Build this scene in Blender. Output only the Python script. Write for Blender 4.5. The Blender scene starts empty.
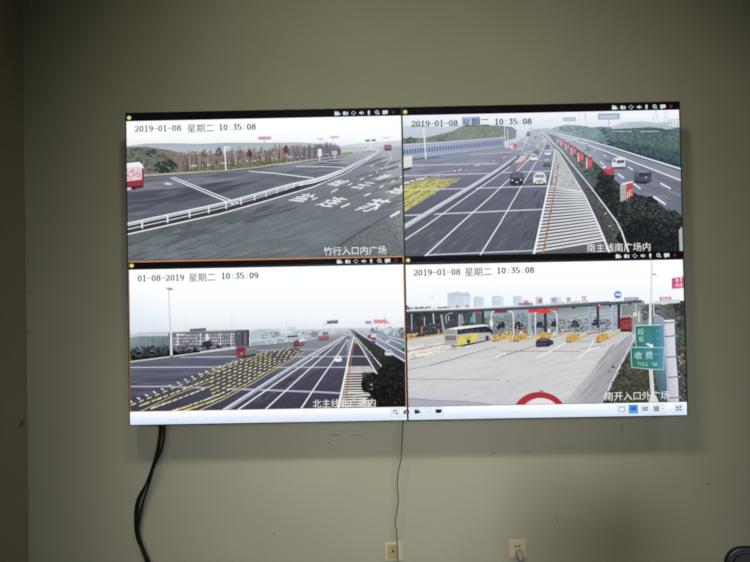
import bpy, bmesh, math, random
import numpy as np
from mathutils import Vector, Matrix
random.seed(7)
S = bpy.context.scene
COL = S.collection

# ------------------------------------------------------------------ camera
F_PX = 585.0
cam_d = bpy.data.cameras.new('camera')
cam = bpy.data.objects.new('camera', cam_d)
COL.objects.link(cam)
cam.location = (-0.1141, -2.7697, 1.4561)
cam.rotation_euler = (1.584, 0.0191, 0.0069)
cam_d.sensor_fit = 'HORIZONTAL'
cam_d.sensor_width = 36.0
cam_d.lens = 36.0 * F_PX / 750.0
cam_d.clip_start = 0.02
S.camera = cam

# ------------------------------------------------------------------ world, exposure
w = bpy.data.worlds.new('world')
S.world = w
w.use_nodes = True
w.node_tree.nodes['Background'].inputs[0].default_value = (0.55, 0.6, 0.65, 1)
w.node_tree.nodes['Background'].inputs[1].default_value = 0.05
S.view_settings.view_transform = 'Standard'
S.view_settings.look = 'None'
S.view_settings.exposure = 0.0
S.view_settings.gamma = 1.0
S.view_settings.use_curve_mapping = False
S.cycles.use_denoising = True
S.cycles.filter_width = 1.9
S.cycles.use_light_tree = False
S.cycles.max_bounces = 5
S.cycles.diffuse_bounces = 3

LAMPS = [  # x, y, z, aim, power, cone degrees, colour : unseen ceiling lamps, cones shaped so the wall darkens outwards
    (-0.70, -2.25, 2.93, (0.0, 0.0, 0.35), 112.0, 64, (1.0, 0.97, 0.88)),
    (-0.20, -2.25, 2.93, (0.02, 0.0, 2.0), 58.0, 100, (0.99, 1.0, 0.78)),  # extra lamp, added to lift the upper wall
    (1.50, -2.25, 2.93, (0.95, 0.0, 1.35), 24.0, 84, (1.0, 0.97, 0.88)),
]
FILL_WINDOW = (0.35, 1.75, 1.7, 1.1, 12.5, 44.0, (0.97, 0.98, 1.0))   # added unseen window for frontal fill: x, z, width, height, power, spread, colour
ROOM = dict(x0=-1.788, x1=4.2, y0=-5.2, h=3.05)

# ------------------------------------------------------------------ materials
def srgb(c):
    out = []
    for v in c[:3]:
        v = max(0.0, v) / 255.0
        out.append(v / 12.92 if v <= 0.04045 else ((v + 0.055) / 1.055) ** 2.4)
    return tuple(out)

def mat(name, col, rough=0.6, metal=0.0, spec=0.4, bump=0.0, scale=60.0, var=0.0):
    m = bpy.data.materials.new(name)
    m.use_nodes = True
    nt = m.node_tree
    b = nt.nodes['Principled BSDF']
    b.inputs['Roughness'].default_value = rough
    b.inputs['Metallic'].default_value = metal
    b.inputs['Specular IOR Level'].default_value = spec
    c = srgb(col)
    tc = nt.nodes.new('ShaderNodeTexCoord')
    nz = nt.nodes.new('ShaderNodeTexNoise')
    nz.inputs['Scale'].default_value = scale
    nz.inputs['Detail'].default_value = 4
    nt.links.new(tc.outputs['Object'], nz.inputs['Vector'])
    mx = nt.nodes.new('ShaderNodeMix')
    mx.data_type = 'RGBA'
    mx.inputs[6].default_value = (*[v * (1 - var) for v in c], 1)
    mx.inputs[7].default_value = (*[min(1, v * (1 + var)) for v in c], 1)
    nt.links.new(nz.outputs['Fac'], mx.inputs[0])
    nt.links.new(mx.outputs[2], b.inputs['Base Color'])
    if bump:
        bp = nt.nodes.new('ShaderNodeBump')
        bp.inputs['Strength'].default_value = bump
        bp.inputs['Distance'].default_value = 0.002
        nt.links.new(nz.outputs['Fac'], bp.inputs['Height'])
        nt.links.new(bp.outputs['Normal'], b.inputs['Normal'])
    return m

# wall paint : beige-olive emulsion with faint roller texture, cloudy tone and a few old marks
def wall_mat(name, col, marks=(), side=False):
    m = mat(name, col, rough=0.75, spec=0.25, bump=0.12, scale=220.0, var=0.03)
    nt = m.node_tree
    b = nt.nodes['Principled BSDF']
    src = b.inputs['Base Color'].links[0].from_socket
    tc = next(n for n in nt.nodes if n.type == 'TEX_COORD')
    nz = nt.nodes.new('ShaderNodeTexNoise')
    nz.inputs['Scale'].default_value = 2.2
    nz.inputs['Detail'].default_value = 5
    nt.links.new(tc.outputs['Object'], nz.inputs['Vector'])
    mr = nt.nodes.new('ShaderNodeMapRange')
    mr.inputs[1].default_value = 0.3; mr.inputs[2].default_value = 0.7
    mr.inputs[3].default_value = 0.96; mr.inputs[4].default_value = 1.04
    nt.links.new(nz.outputs['Fac'], mr.inputs[0])
    vm = nt.nodes.new('ShaderNodeVectorMath'); vm.operation = 'SCALE'
    nt.links.new(src, vm.inputs[0]); nt.links.new(mr.outputs[0], vm.inputs['Scale'])
    cur = vm.outputs[0]
    for (x, z, rx, rz, ang, dark) in marks:      # small scuffs and specks on the paint
        mp = nt.nodes.new('ShaderNodeMapping'); mp.vector_type = 'TEXTURE'
        mp.inputs['Location'].default_value = (X0, x, z) if side else (x, 0, z)
        mp.inputs['Rotation'].default_value = (ang, 0, 0) if side else (0, ang, 0)
        mp.inputs['Scale'].default_value = (1, rx, rz) if side else (rx, 1, rz)
        nt.links.new(tc.outputs['Object'], mp.inputs['Vector'])
        ln = nt.nodes.new('ShaderNodeVectorMath'); ln.operation = 'LENGTH'
        nt.links.new(mp.outputs[0], ln.inputs[0])
        r = nt.nodes.new('ShaderNodeMapRange')
        r.inputs[1].default_value = 0.5; r.inputs[2].default_value = 1.0
        r.inputs[3].default_value = dark; r.inputs[4].default_value = 1.0
        nt.links.new(ln.outputs['Value'], r.inputs[0])
        v2 = nt.nodes.new('ShaderNodeVectorMath'); v2.operation = 'SCALE'
        nt.links.new(cur, v2.inputs[0]); nt.links.new(r.outputs[0], v2.inputs['Scale'])
        cur = v2.outputs[0]
    nt.links.new(cur, b.inputs['Base Color'])
    return m

def emit_mat(name, col, strength):
    m = bpy.data.materials.new(name); m.use_nodes = True
    nt = m.node_tree
    b = nt.nodes['Principled BSDF']
    b.inputs['Base Color'].default_value = (*col, 1)
    b.inputs['Emission Color'].default_value = (*col, 1)
    b.inputs['Emission Strength'].default_value = strength
    m.cycles.emission_sampling = 'NONE'
    return m

def screen_mat():
    m = bpy.data.materials.new('lit_display'); m.use_nodes = True
    nt = m.node_tree
    b = nt.nodes['Principled BSDF']
    b.inputs['Base Color'].default_value = (0.002, 0.002, 0.003, 1)
    b.inputs['Roughness'].default_value = 0.5
    b.inputs['Specular IOR Level'].default_value = 0.03
    at = nt.nodes.new('ShaderNodeAttribute'); at.attribute_name = 'Col'
    tc = nt.nodes.new('ShaderNodeTexCoord')
    mp = nt.nodes.new('ShaderNodeMapping')
    mp.inputs['Scale'].default_value = (75, 75, 130)
    nt.links.new(tc.outputs['Object'], mp.inputs['Vector'])
    nz = nt.nodes.new('ShaderNodeTexNoise')
    nz.inputs['Scale'].default_value = 1.0; nz.inputs['Detail'].default_value = 4
    nz.inputs['Roughness'].default_value = 0.7
    nt.links.new(mp.outputs[0], nz.inputs['Vector'])
    sb = nt.nodes.new('ShaderNodeMath'); sb.operation = 'SUBTRACT'; sb.inputs[1].default_value = 0.5
    nt.links.new(nz.outputs['Fac'], sb.inputs[0])
    ml = nt.nodes.new('ShaderNodeMath'); ml.operation = 'MULTIPLY_ADD'; ml.inputs[2].default_value = 1.0
    nt.links.new(sb.outputs[0], ml.inputs[0]); nt.links.new(at.outputs['Alpha'], ml.inputs[1])
    vm = nt.nodes.new('ShaderNodeVectorMath'); vm.operation = 'SCALE'
    nt.links.new(at.outputs['Color'], vm.inputs[0]); nt.links.new(ml.outputs[0], vm.inputs['Scale'])
    nt.links.new(vm.outputs[0], b.inputs['Emission Color'])
    b.inputs['Emission Strength'].default_value = 1.0
    m.cycles.emission_sampling = 'NONE'
    return m

M = dict(
    ceiling=mat('ceiling_paint', (205, 203, 195), 0.8, var=0.02),
    floor=mat('floor_tile', (120, 116, 108), 0.45, var=0.06, scale=12),
    base=mat('baseboard_tile', (95, 88, 80), 0.5, var=0.05),
    bezel=mat('bezel_black', (14, 14, 16), 0.45, spec=0.3),
    housing=mat('housing_metal', (26, 26, 28), 0.5, metal=0.3),
    steel=mat('bracket_steel', (60, 60, 62), 0.45, metal=0.8),
    ivory=mat('plate_ivory', (196, 188, 160), 0.4, spec=0.5, var=0.03),
    ivory2=mat('insert_ivory', (168, 156, 112), 0.4, spec=0.5, var=0.03),
    hole=mat('socket_hole', (10, 9, 8), 0.8),
    plug=mat('plug_grey', (150, 148, 140), 0.5, var=0.04),
    cable=mat('cable_black', (10, 10, 11), 0.5, spec=0.3),
    wire=mat('wire_grey', (52, 52, 50), 0.5),
    chair=mat('chair_plastic', (16, 16, 18), 0.45),
    mesh=mat('chair_fabric', (46, 42, 44), 0.9, bump=0.4, scale=400, var=0.15),
    chrome=mat('chair_metal', (130, 130, 132), 0.3, metal=1.0),
    lamp_frame=mat('lamp_frame_white', (225, 225, 222), 0.4),
    diffuser=emit_mat('lamp_diffuser', (1.0, 0.97, 0.88), 1.0),
)
M['screen'] = screen_mat()

# ------------------------------------------------------------------ mesh helpers
def add_box(bm, lo, hi, bev=0.0):
    r = bmesh.ops.create_cube(bm, size=1.0)
    c = [(a + b) / 2 for a, b in zip(lo, hi)]
    s = [abs(b - a) for a, b in zip(lo, hi)]
    for v in r['verts']:
        v.co = Vector([v.co[i] * s[i] + c[i] for i in range(3)])
    if bev:
        es = {e for v in r['verts'] for e in v.link_edges}
        bmesh.ops.bevel(bm, geom=list(es), offset=bev, segments=2, affect='EDGES', profile=0.6)

def box(lo, hi, bev=0.0):
    bm = bmesh.new(); add_box(bm, lo, hi, bev); return bm

def link(name, bm, material, parent=None, smooth=False):
    me = bpy.data.meshes.new(name)
    bm.normal_update()
    bm.to_mesh(me); bm.free()
    me.materials.append(material)
    if smooth:
        me.polygons.foreach_set('use_smooth', [True] * len(me.polygons))
    o = bpy.data.objects.new(name, me)
    COL.objects.link(o)
    if parent: o.parent = parent
    return o

def empty(name, loc, label, cat, group=None):
    o = bpy.data.objects.new(name, None)
    COL.objects.link(o)
    o.location = loc
    tag(o, label, cat, group)
    return o

def tag(o, label, cat, group=None):
    o['label'] = label; o['category'] = cat
    if group: o['group'] = group

def struct(o):
    o['kind'] = 'structure'; return o

def catmull(pts, n=8):
    P = [Vector(p) for p in pts]
    P = [2 * P[0] - P[1]] + P + [2 * P[-1] - P[-2]]
    out = []
    for i in range(1, len(P) - 2):
        a, b, c, d = P[i - 1:i + 3]
        for k in range(n):
            t = k / n
            out.append(0.5 * (2 * b + (c - a) * t + (2 * a - 5 * b + 4 * c - d) * t * t + (3 * b - a - 3 * c + d) * t ** 3))
    out.append(P[-2])
    return out

def add_tube(bm, pts, rad, seg=8):
    pts = [Vector(p) for p in pts]
    rings = []
    nrm = None
    for i, p in enumerate(pts):
        t = (pts[min(i + 1, len(pts) - 1)] - pts[max(i - 1, 0)]).normalized()
        if nrm is None:
            nrm = t.orthogonal().normalized()
        nrm = (nrm - t * nrm.dot(t)).normalized()
        bi = t.cross(nrm)
        r = rad[i] if isinstance(rad, (list, tuple)) else rad
        rings.append([bm.verts.new(p + nrm * (r * math.cos(2 * math.pi * k / seg)) + bi * (r * math.sin(2 * math.pi * k / seg))) for k in range(seg)])
    for a, b in zip(rings, rings[1:]):
        for k in range(seg):
            bm.faces.new((a[k], a[(k + 1) % seg], b[(k + 1) % seg], b[k]))
    bm.faces.new(rings[0][::-1]); bm.faces.new(rings[-1])

def tube(pts, rad, seg=8):
    bm = bmesh.new(); add_tube(bm, pts, rad, seg); return bm

def disc(c, r, axis_y_len, seg=20):
    """short cylinder along y, from c towards -y"""
    return tube([c, (c[0], c[1] - axis_y_len, c[2])], r, seg)

# ------------------------------------------------------------------ room shell
X0, X1, Y0, HC = ROOM['x0'], ROOM['x1'], ROOM['y0'], ROOM['h']
T = 0.12
WALLC = (170, 168, 148)
marks = [  # x, z, half-lengths, angle, darkness
    (-0.335, 0.769, 0.035, 0.004, 0.08, 0.62), (-0.23, 0.767, 0.05, 0.003, -0.05, 0.72), (-0.364, 0.732, 0.006, 0.006, 0, 0.55),
    (-0.629, 0.309, 0.006, 0.006, 0, 0.35), (-0.455, 0.395, 0.005, 0.004, 0, 0.6), (-0.505, 0.763, 0.006, 0.005, 0, 0.6),
    (0.408, 0.672, 0.010, 0.006, 0.2, 0.6), (0.558, 0.674, 0.05, 0.003, 0.1, 0.8), (1.016, 0.769, 0.004, 0.04, 0, 0.62), (1.06, 0.797, 0.03, 0.004, 0.3, 0.8),
    (0.701, 0.358, 0.003, 0.03, -0.25, 0.55), (1.413, 0.51, 0.012, 0.007, 0.4, 0.6),
    (-1.786, 1.624, 0.012, 0.012, 0, 0.55), (-1.786, 1.472, 0.012, 0.011, 0, 0.6), (-1.786, 1.287, 0.012, 0.012, 0, 0.55),
    (-1.786, 0.535, 0.011, 0.010, 0, 0.6), (-1.786, 2.317, 0.011, 0.010, 0, 0.6),
]
wb = struct(link('wall_back', box((X0 - T, 0, -T), (X1 + T, T, HC + T)), wall_mat('wall_paint', WALLC, marks)))
plain = wall_mat('wall_paint_plain', WALLC)
wl = struct(link('wall_left', box((X0 - T, Y0, -T), (X0, 0, HC + T)), wall_mat('wall_paint_side', (166, 158, 140), [(-0.05, 0.86, 0.03, 0.012, 0.5, 0.3)], True)))
wr = struct(link('wall_right', box((X1, Y0, -T), (X1 + T, 0, HC + T)), plain))
wf = struct(link('wall_front', box((X0 - T, Y0 - T, -T), (X1 + T, Y0, HC + T)), plain))
fl = struct(link('floor', box((X0, Y0, -T), (X1, 0, 0)), M['floor']))
ce = struct(link('ceiling', box((X0, Y0, HC), (X1, 0, HC + T)), M['ceiling']))
struct(link('baseboard_back', box((X0, -0.012, 0), (X1, 0, 0.10), 0.002), M['base']))
struct(link('baseboard_left', box((X0, Y0, 0), (X0 + 0.012, -0.012, 0.10), 0.002), M['base']))
# bead of filler along the corner of the two walls
bm = bmesh.new()
zz = [0.10 + i * 0.05 for i in range(int((HC - 0.10) / 0.05) + 1)]
add_tube(bm, [(X0 + 0.001, -0.001, z) for z in zz], [0.0045 + 0.0015 * random.random() for z in zz], 6)
struct(link('trim_1', bm, wall_mat('filler_paint', (176, 170, 152)), smooth=True))

# ------------------------------------------------------------------ ceiling spotlights, added fill window behind the viewer
def spot_lamp(x, y, z, aim, power, cone, col, label):
    e = empty('ceiling_spotlight', (x, y, HC), label, 'spotlight', 'spotlights under the ceiling')
    link('base_plate', tube([(0, 0, 0), (0, 0, -0.02)], 0.06, 20), M['lamp_frame'], e)
    link('stem', tube([(0, 0, -0.02), (0, 0, z - HC + 0.03)], 0.012, 10), M['lamp_frame'], e)
    d = (Vector(aim) - Vector((x, y, z))).normalized()
    c = Vector((0, 0, z - HC))
    head = link('lamp_head', tube([c - d * 0.07, c - d * 0.05, c + d * 0.055], [0.05, 0.085, 0.095], 20), M['lamp_frame'], e, True)
    link('lens', tube([c + d * 0.0555, c + d * 0.0575], 0.085, 20), M['diffuser'], head)
    ld = bpy.data.lights.new('lamp_light', 'SPOT')
    ld.energy = power; ld.color = col
    ld.spot_size = math.radians(cone); ld.spot_blend = 1.0; ld.shadow_soft_size = 0.13
    lo = bpy.data.objects.new('lamp_light', ld); COL.objects.link(lo)
    lo.location = c + d * 0.16
    lo.rotation_euler = d.to_track_quat('-Z', 'Y').to_euler()
    lo.parent = e
for i, L_ in enumerate(LAMPS):
    spot_lamp(*L_, ['white ceiling spotlight nearest the left wall', 'white ceiling spotlight added in mid row to brighten the upper wall', 'white ceiling spotlight above the right end of the screens'][i])
wx, wz, ww, wh, wp, wsp, wcol = FILL_WINDOW
win = struct(link('fill_window_1', box((wx - ww / 2, Y0, wz - wh / 2), (wx + ww / 2, Y0 + .012, wz + wh / 2)), emit_mat('fill_pane', wcol, 0.3)))  # unseen glowing pane, added with its frame to carry the fill light
bm = bmesh.new()
for fx in (-ww / 2 - .04, -.02, ww / 2): add_box(bm, (wx + fx, Y0, wz - wh / 2), (wx + fx + .04, Y0 + .05, wz + wh / 2), .003)
for fz in (-wh / 2 - .04, wh / 2): add_box(bm, (wx - ww / 2 - .04, Y0, wz + fz), (wx + ww / 2 + .04, Y0 + .05, wz + fz + .04), .003)
link('fill_window_frame', bm, M['lamp_frame'], win)
ld = bpy.data.lights.new('window_fill_light', 'AREA'); ld.shape = 'RECTANGLE'; ld.size = ww; ld.size_y = wh
ld.energy = wp; ld.color = wcol; ld.spread = math.radians(wsp)
lo = bpy.data.objects.new('window_fill_light', ld); COL.objects.link(lo)
lo.location = (wx, Y0 + .06, wz); lo.rotation_euler = (math.radians(77), 0, math.radians(6.0))   # fill beam tilted down to brighten the lower wall

# ================================================================== the picture on the screens
# Everything below draws flat shapes on the display plane (the video is what the screens show).
# Picture coordinates are mapped once to metres on the display plane.
SW, SH = 2.426, 1.368
SCR_Y, SCR_Z = -0.22, 0.88
def _hom(a, b):
    A = []
    for (x, y), (u, v) in zip(a, b):
        A.append([x, y, 1, 0, 0, 0, -u * x, -u * y, -u]); A.append([0, 0, 0, x, y, 1, -v * x, -v * y, -v])
    return np.linalg.svd(np.array(A, float))[2][-1].reshape(3, 3)
HM = _hom([(125.3, 113.0), (679.9, 101.2), (688, 415.8), (129.4, 425.7)], [(0, SH), (SW, SH), (SW, 0), (0, 0)])
HMl = [[float(v) for v in r] for r in HM]
PX = SW / 556.0
def uv(p):
    x, y = p
    a, b, c = HMl
    k = c[0] * x + c[1] * y + c[2]
    return ((a[0] * x + a[1] * y + a[2]) / k, (b[0] * x + b[1] * y + b[2]) / k)

SEAM_U, SEAM_V = SW / 2, SH / 2
BZ = 0.0035
RECT = {  # lit area of each of the four panels
    'A': (BZ, SEAM_U - BZ, SEAM_V + BZ, SH - BZ), 'B': (SEAM_U + BZ, SW - BZ, SEAM_V + BZ, SH - BZ),
    'C': (BZ, SEAM_U - BZ, BZ, SEAM_V - BZ), 'D': (SEAM_U + BZ, SW - BZ, BZ, SEAM_V - BZ)}
TILE = {'A': (BZ, SEAM_U - BZ, 0.7165, 1.332), 'B': (SEAM_U + BZ, SW - BZ, 0.7150, 1.332),
        'C': (BZ + 0.003, SEAM_U - BZ - 0.002, 0.0615, 0.6795), 'D': (SEAM_U + BZ, SW - BZ, 0.0615, 0.6775)}
BUF = {k: dict(v=[], f=[], c=[]) for k in 'ABCD'}
LZ = 4e-6
class Pen: pass
pen = Pen(); pen.p = 'A'; pen.clip = TILE['A']; pen.z = 0.0; pen.zs = dict.fromkeys('ABCD', 0.0)

def use(p, clip=None):
    pen.zs[pen.p] = pen.z
    pen.p = p; pen.clip = clip or TILE[p]; pen.z = pen.zs[p]

def _clip(pts, rc):
    """Sutherland-Hodgman on (u, v, colour...) tuples"""
    u0, u1, v0, v1 = rc
    for ax, lim, sgn in ((0, u0, 1), (0, u1, -1), (1, v0, 1), (1, v1, -1)):
        out = []
        n = len(pts)
        for i in range(n):
            a, b = pts[i], pts[(i + 1) % n]
            da, db = (a[ax] - lim) * sgn, (b[ax] - lim) * sgn
            if da >= 0: out.append(a)
            if (da >= 0) != (db >= 0):
                t = da / (da - db)
                out.append(tuple(x + (y - x) * t for x, y in zip(a, b)))
        pts = out
        if len(pts) < 3: return []
    return pts

def face_uv(pts, z=None):
    """pts: (u, v, r, g, b, noise), linear colour"""
    u0, u1, v0, v1 = pen.clip
    if not all(u0 <= p[0] <= u1 and v0 <= p[1] <= v1 for p in pts):
        pts = _clip(pts, pen.clip)
    if len(pts) < 3: return
    # face the room: counter-clockwise seen from -y (u to the right, v up)
    ar = sum(a[0] * b[1] - b[0] * a[1] for a, b in zip(pts, pts[1:] + pts[:1]))
    if abs(ar) < 1e-11: return
    if ar < 0: pts = pts[::-1]
    B = BUF[pen.p]
    n = len(B['v'])
    zz = pen.z if z is None else z
    for p in pts:
        B['v'].append((p[0], -zz, p[1])); B['c'].append(p[2:6])
    B['f'].append(tuple(range(n, n + len(pts))))

def nxt(): pen.z += LZ

def poly(pts, col, nz=0.0):
    """flat or per-vertex coloured polygon, picture coordinates"""
    nxt()
    cols = col if isinstance(col[0], (tuple, list)) else [col] * len(pts)
    face_uv([(*uv(p), *srgb(c), nz) for p, c in zip(pts, cols)])

def ramp(stops, t):
    if t <= stops[0][0]: return stops[0][1]
    for (a, ca), (b, cb) in zip(stops, stops[1:]):
        if t <= b:
            k = (t - a) / (b - a)
            return tuple(x + (y - x) * k for x, y in zip(ca, cb))
    return stops[-1][1]

def bands(pts, stops, nz=0.0, axis=1, n=10):
    """polygon sliced in n strips along an axis, coloured by a ramp of that coordinate"""
    nxt()
    lo, hi = min(p[axis] for p in pts), max(p[axis] for p in pts)
    for i in range(n):
        a, b = lo + (hi - lo) * i / n, lo + (hi - lo) * (i + 1) / n
        rc = (-1e4, 1e4, a, b) if axis == 1 else (a, b, -1e4, 1e4)
        q = _clip([tuple(p) for p in pts], rc)
        if len(q) >= 3:
            face_uv([(*uv(p), *srgb(ramp(stops, p[axis])), nz) for p in q])

def rect(x0, y0, x1, y1, col, nz=0.0, sk=-0.018):
    """upright box, following the small tilt of the rows"""
    d = (x1 - x0) * sk
    poly([(x0, y0), (x1, y0 + d), (x1, y1 + d), (x0, y1)], col, nz)

def line(pts, wd, col, nz=0.0, same=False):
    if not same: nxt()
    q = [uv(p) for p in pts]
    n = len(q)
    ws = wd if isinstance(wd, (list, tuple)) else [wd] * n
    if len(ws) == 2 and n > 2: ws = [ws[0] + (ws[1] - ws[0]) * i / (n - 1) for i in range(n)]
    cs = col if isinstance(col[0], (tuple, list)) else [col] * n
    if len(cs) == 2 and n > 2: cs = [tuple(a + (b - a) * i / (n - 1) for a, b in zip(*cs)) for i in range(n)]
    L, Rr = [], []
    for i in range(n):
        a, b = q[max(i - 1, 0)], q[min(i + 1, n - 1)]
        dx, dy = b[0] - a[0], b[1] - a[1]
        l = math.hypot(dx, dy) or 1.0
        k = ws[i] * PX * 0.44 / l
        L.append((q[i][0] - dy * k, q[i][1] + dx * k)); Rr.append((q[i][0] + dy * k, q[i][1] - dx * k))
    for i in range(n - 1):
        c0, c1 = srgb(cs[i]), srgb(cs[i + 1])
        face_uv([(*Rr[i], *c0, nz), (*Rr[i + 1], *c1, nz), (*L[i + 1], *c1, nz), (*L[i], *c0, nz)])

def ell(cx, cy, rx, ry, col, n=14, nz=0.0, same=False):
    if not same: nxt()
    face_uv([(*uv((cx + rx * math.cos(2 * math.pi * k / n), cy + ry * math.sin(2 * math.pi * k / n))), *srgb(col), nz) for k in range(n)])

def inside(p, pg):
    x, y = p; r = False
    for (x0, y0), (x1, y1) in zip(pg, pg[1:] + pg[:1]):
        if (y0 > y) != (y1 > y) and x < (x1 - x0) * (y - y0) / (y1 - y0) + x0: r = not r
    return r

def mixc(cs):
    a, b = random.choice(cs), random.choice(cs)
    t = random.random()
    return tuple(x + (y - x) * t for x, y in zip(a, b))

def scatter(pg, n, cols, sx, sy, shape='blob', jit=0.0, slope=0.0, taper=None):
    """n small irregular patches inside a polygon: leaves, streaks, grain of the video picture"""
    z0 = pen.z
    xs = [p[0] for p in pg]; ys = [p[1] for p in pg]
    k = 0; tries = 0
    while k < n and tries < n * 30:
        tries += 1
        x, y = random.uniform(min(xs), max(xs)), random.uniform(min(ys), max(ys))
        if not inside((x, y), pg): continue
        k += 1
        s = taper(x, y) if taper else 1.0
        a, b = sx * random.uniform(0.6, 1.4) * s, sy * random.uniform(0.6, 1.4) * s
        c = srgb(mixc(cols))
        pen.z = z0 + LZ * (1 + 6 * k / n)
        if shape == 'blob':
            m = random.choice((5, 6, 7)); o = random.random() * 6
            P = [(x + a * random.uniform(0.6, 1) * math.cos(o + 6.2832 * i / m), y + b * random.uniform(0.6, 1) * math.sin(o + 6.2832 * i / m)) for i in range(m)]
        elif shape == 'streak':
            P = [(x - a, y + slope * a), (x, y - b), (x + a, y - slope * a), (x, y + b)]
        else:
            P = [(x - a, y - b), (x + a, y - b), (x + a, y + b), (x - a, y + b)]
        face_uv([(*uv(p), *c, 0.15) for p in P])
    pen.z = z0 + 8 * LZ

def trees(x0, x1, base, hgt, n, cols, w=1.0):
    """ragged row of thin upright crowns; base(x) and hgt(x) in picture coordinates"""
    z0 = pen.z
    for i in range(n):
        x = random.uniform(x0, x1); b = base(x) + random.uniform(-.6, .4); h = hgt(x) * random.uniform(.45, 1.08); ww = w * random.uniform(.35, 1.2)
        c = srgb(mixc(cols)); pen.z = z0 + LZ * (1 + 8 * i / n)
        P = [(x - ww * .25, b), (x - ww, b - h * .55), (x - ww * .3, b - h), (x + ww * .3, b - h * .97), (x + ww, b - h * .5), (x + ww * .25, b)]
        face_uv([(*uv(p), *c, .3) for p in P])
    pen.z = z0 + 10 * LZ

# characters: Chinese from the built-in font, digits drawn as slab strokes like the on-screen display
_glyph = {}
def glyph(ch):
    if ch not in _glyph:
        cu = bpy.data.curves.new('glyph', 'FONT'); cu.body = ch; cu.resolution_u = 2
        ob = bpy.data.objects.new('glyph', cu); COL.objects.link(ob)
        bpy.context.view_layer.update()
        me = bpy.data.meshes.new_from_object(ob.evaluated_get(bpy.context.evaluated_depsgraph_get()))
        _glyph[ch] = ([(v.co.x, v.co.y) for v in me.vertices], [tuple(p.vertices) for p in me.polygons])
        bpy.data.objects.remove(ob); bpy.data.curves.remove(cu); bpy.data.meshes.remove(me)
    return _glyph[ch]

def char_uv(ch, org, ex, ey, col, fat=0.0):
    """one character; org = lower left corner (u, v); ex, ey = box vectors in (u, v)"""
    V, Fc = glyph(ch)
    c = srgb(col)
    offs = [(0, 0)] if not fat else [(-fat, 0), (fat, 0), (0, -fat), (0, fat)]
    for dx, dy in offs:
        for f in Fc:
            face_uv([(org[0] + (V[i][0] + dx) * ex[0] + (V[i][1] + dy) * ey[0], org[1] + (V[i][0] + dx) * ex[1] + (V[i][1] + dy) * ey[1], *c, 0) for i in f])

def cjk(text, x, y, size, col, fat=0.0, pitch=1.0, shadow=None):
    """text with its lower left corner at picture point (x, y); size in picture pixels"""
    u, v = uv((x, y)); s = size * PX
    if shadow:
        nxt()
        for i, ch in enumerate(text):
            char_uv(ch, (u + i * s * pitch, v), (s, 0), (0, s), shadow, fat + 0.04)
    nxt()
    for i, ch in enumerate(text):
        char_uv(ch, (u + i * s * pitch, v), (s, 0), (0, s), col, fat)

def cjk_quad(ch, cx, cy, ex, ey, col, fat=0.0):
    """one character painted on a road: centre, across and along vectors in picture pixels"""
    nxt()
    o = (cx - 0.5 * ex[0] - 0.42 * ey[0], cy - 0.5 * ex[1] - 0.42 * ey[1])
    a, b, c = uv(o), uv((o[0] + ex[0], o[1] + ex[1])), uv((o[0] + ey[0], o[1] + ey[1]))
    char_uv(ch, a, (b[0] - a[0], b[1] - a[1]), (c[0] - a[0], c[1] - a[1]), col, fat)

def arc(cx, cy, rx, ry, a0, a1, n=9):
    return [(cx + rx * math.cos(math.radians(a0 + (a1 - a0) * i / n)), cy + ry * math.sin(math.radians(a0 + (a1 - a0) * i / n))) for i in range(n + 1)]
DIG = {  # strokes in a 0.5 x 0.8 cell, (points, horizontal?)
    '0': [arc(.22, .38, .15, .36, 0, 360, 16)],
    '1': [[(.10, .64), (.22, .74)], [(.23, .76), (.23, .02)], [(.10, .02), (.36, .02)]],
    '2': [arc(.21, .54, .15, .20, 170, -35, 9) + [(.06, .03)], [(.05, .03), (.38, .03)], [(.37, .03), (.38, .16)]],
    '3': [[(.06, .74), (.36, .74), (.19, .45)], arc(.20, .24, .16, .21, 80, -150, 10)],
    '5': [[(.37, .74), (.10, .74), (.08, .42)], arc(.21, .24, .16, .22, 115, -150, 10)],
    '8': [arc(.22, .56, .13, .17, 0, 360, 12), arc(.22, .20, .16, .19, 0, 360, 12)],
    '9': [arc(.22, .52, .15, .22, 0, 360, 12), [(.37, .52), (.36, .24), (.26, .05), (.08, .03)]],
    '-': [[(.02, .37), (.42, .37)]], ':': [[(.22, .56), (.22, .48)], [(.22, .14), (.22, .06)]]}
def digits(text, x, y, size, col, pitch=0.5, wt=0.085):
    u, v = uv((x, y)); s = size * PX
    nxt()
    c = srgb(col)
    for i, ch in enumerate(text):
        for st in DIG[ch]:
            for a, b in zip(st, st[1:]):
                dx, dy = b[0] - a[0], b[1] - a[1]
                l = math.hypot(dx, dy)
                k = (wt if abs(dy) > abs(dx) else wt * 0.62) * 0.5 / l
                if ch == ':': k = 0.055 / l
                P = [(a[0] - dy * k - dx * .1, a[1] + dx * k - dy * .1), (b[0] - dy * k + dx * .1, b[1] + dx * k + dy * .1), (b[0] + dy * k + dx * .1, b[1] - dx * k + dy * .1), (a[0] + dy * k - dx * .1, a[1] - dx * k - dy * .1)]
                face_uv([(u + i * s * pitch + p[0] * s * 1.3, v + p[1] * s, *c, 0) for p in P])

def stamp(date, time, x, y, x2, y2, x3, y3, col, pitch):
    digits(date, x, y, 7.6, col, pitch / 7.6, 0.11)
    cjk('星期二', x2, y2, 9.2, col)
    digits(time, x3, y3, 7.6, col, pitch / 7.6, 0.12)

def quad_uv(u0, v0, u1, v1, col, col2=None, nz=0.0):
    nxt()
    a, b = srgb(col), srgb(col2 or col)
    face_uv([(u0, v0, *b, nz), (u1, v0, *b, nz), (u1, v1, *a, nz), (u0, v1, *a, nz)])

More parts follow.
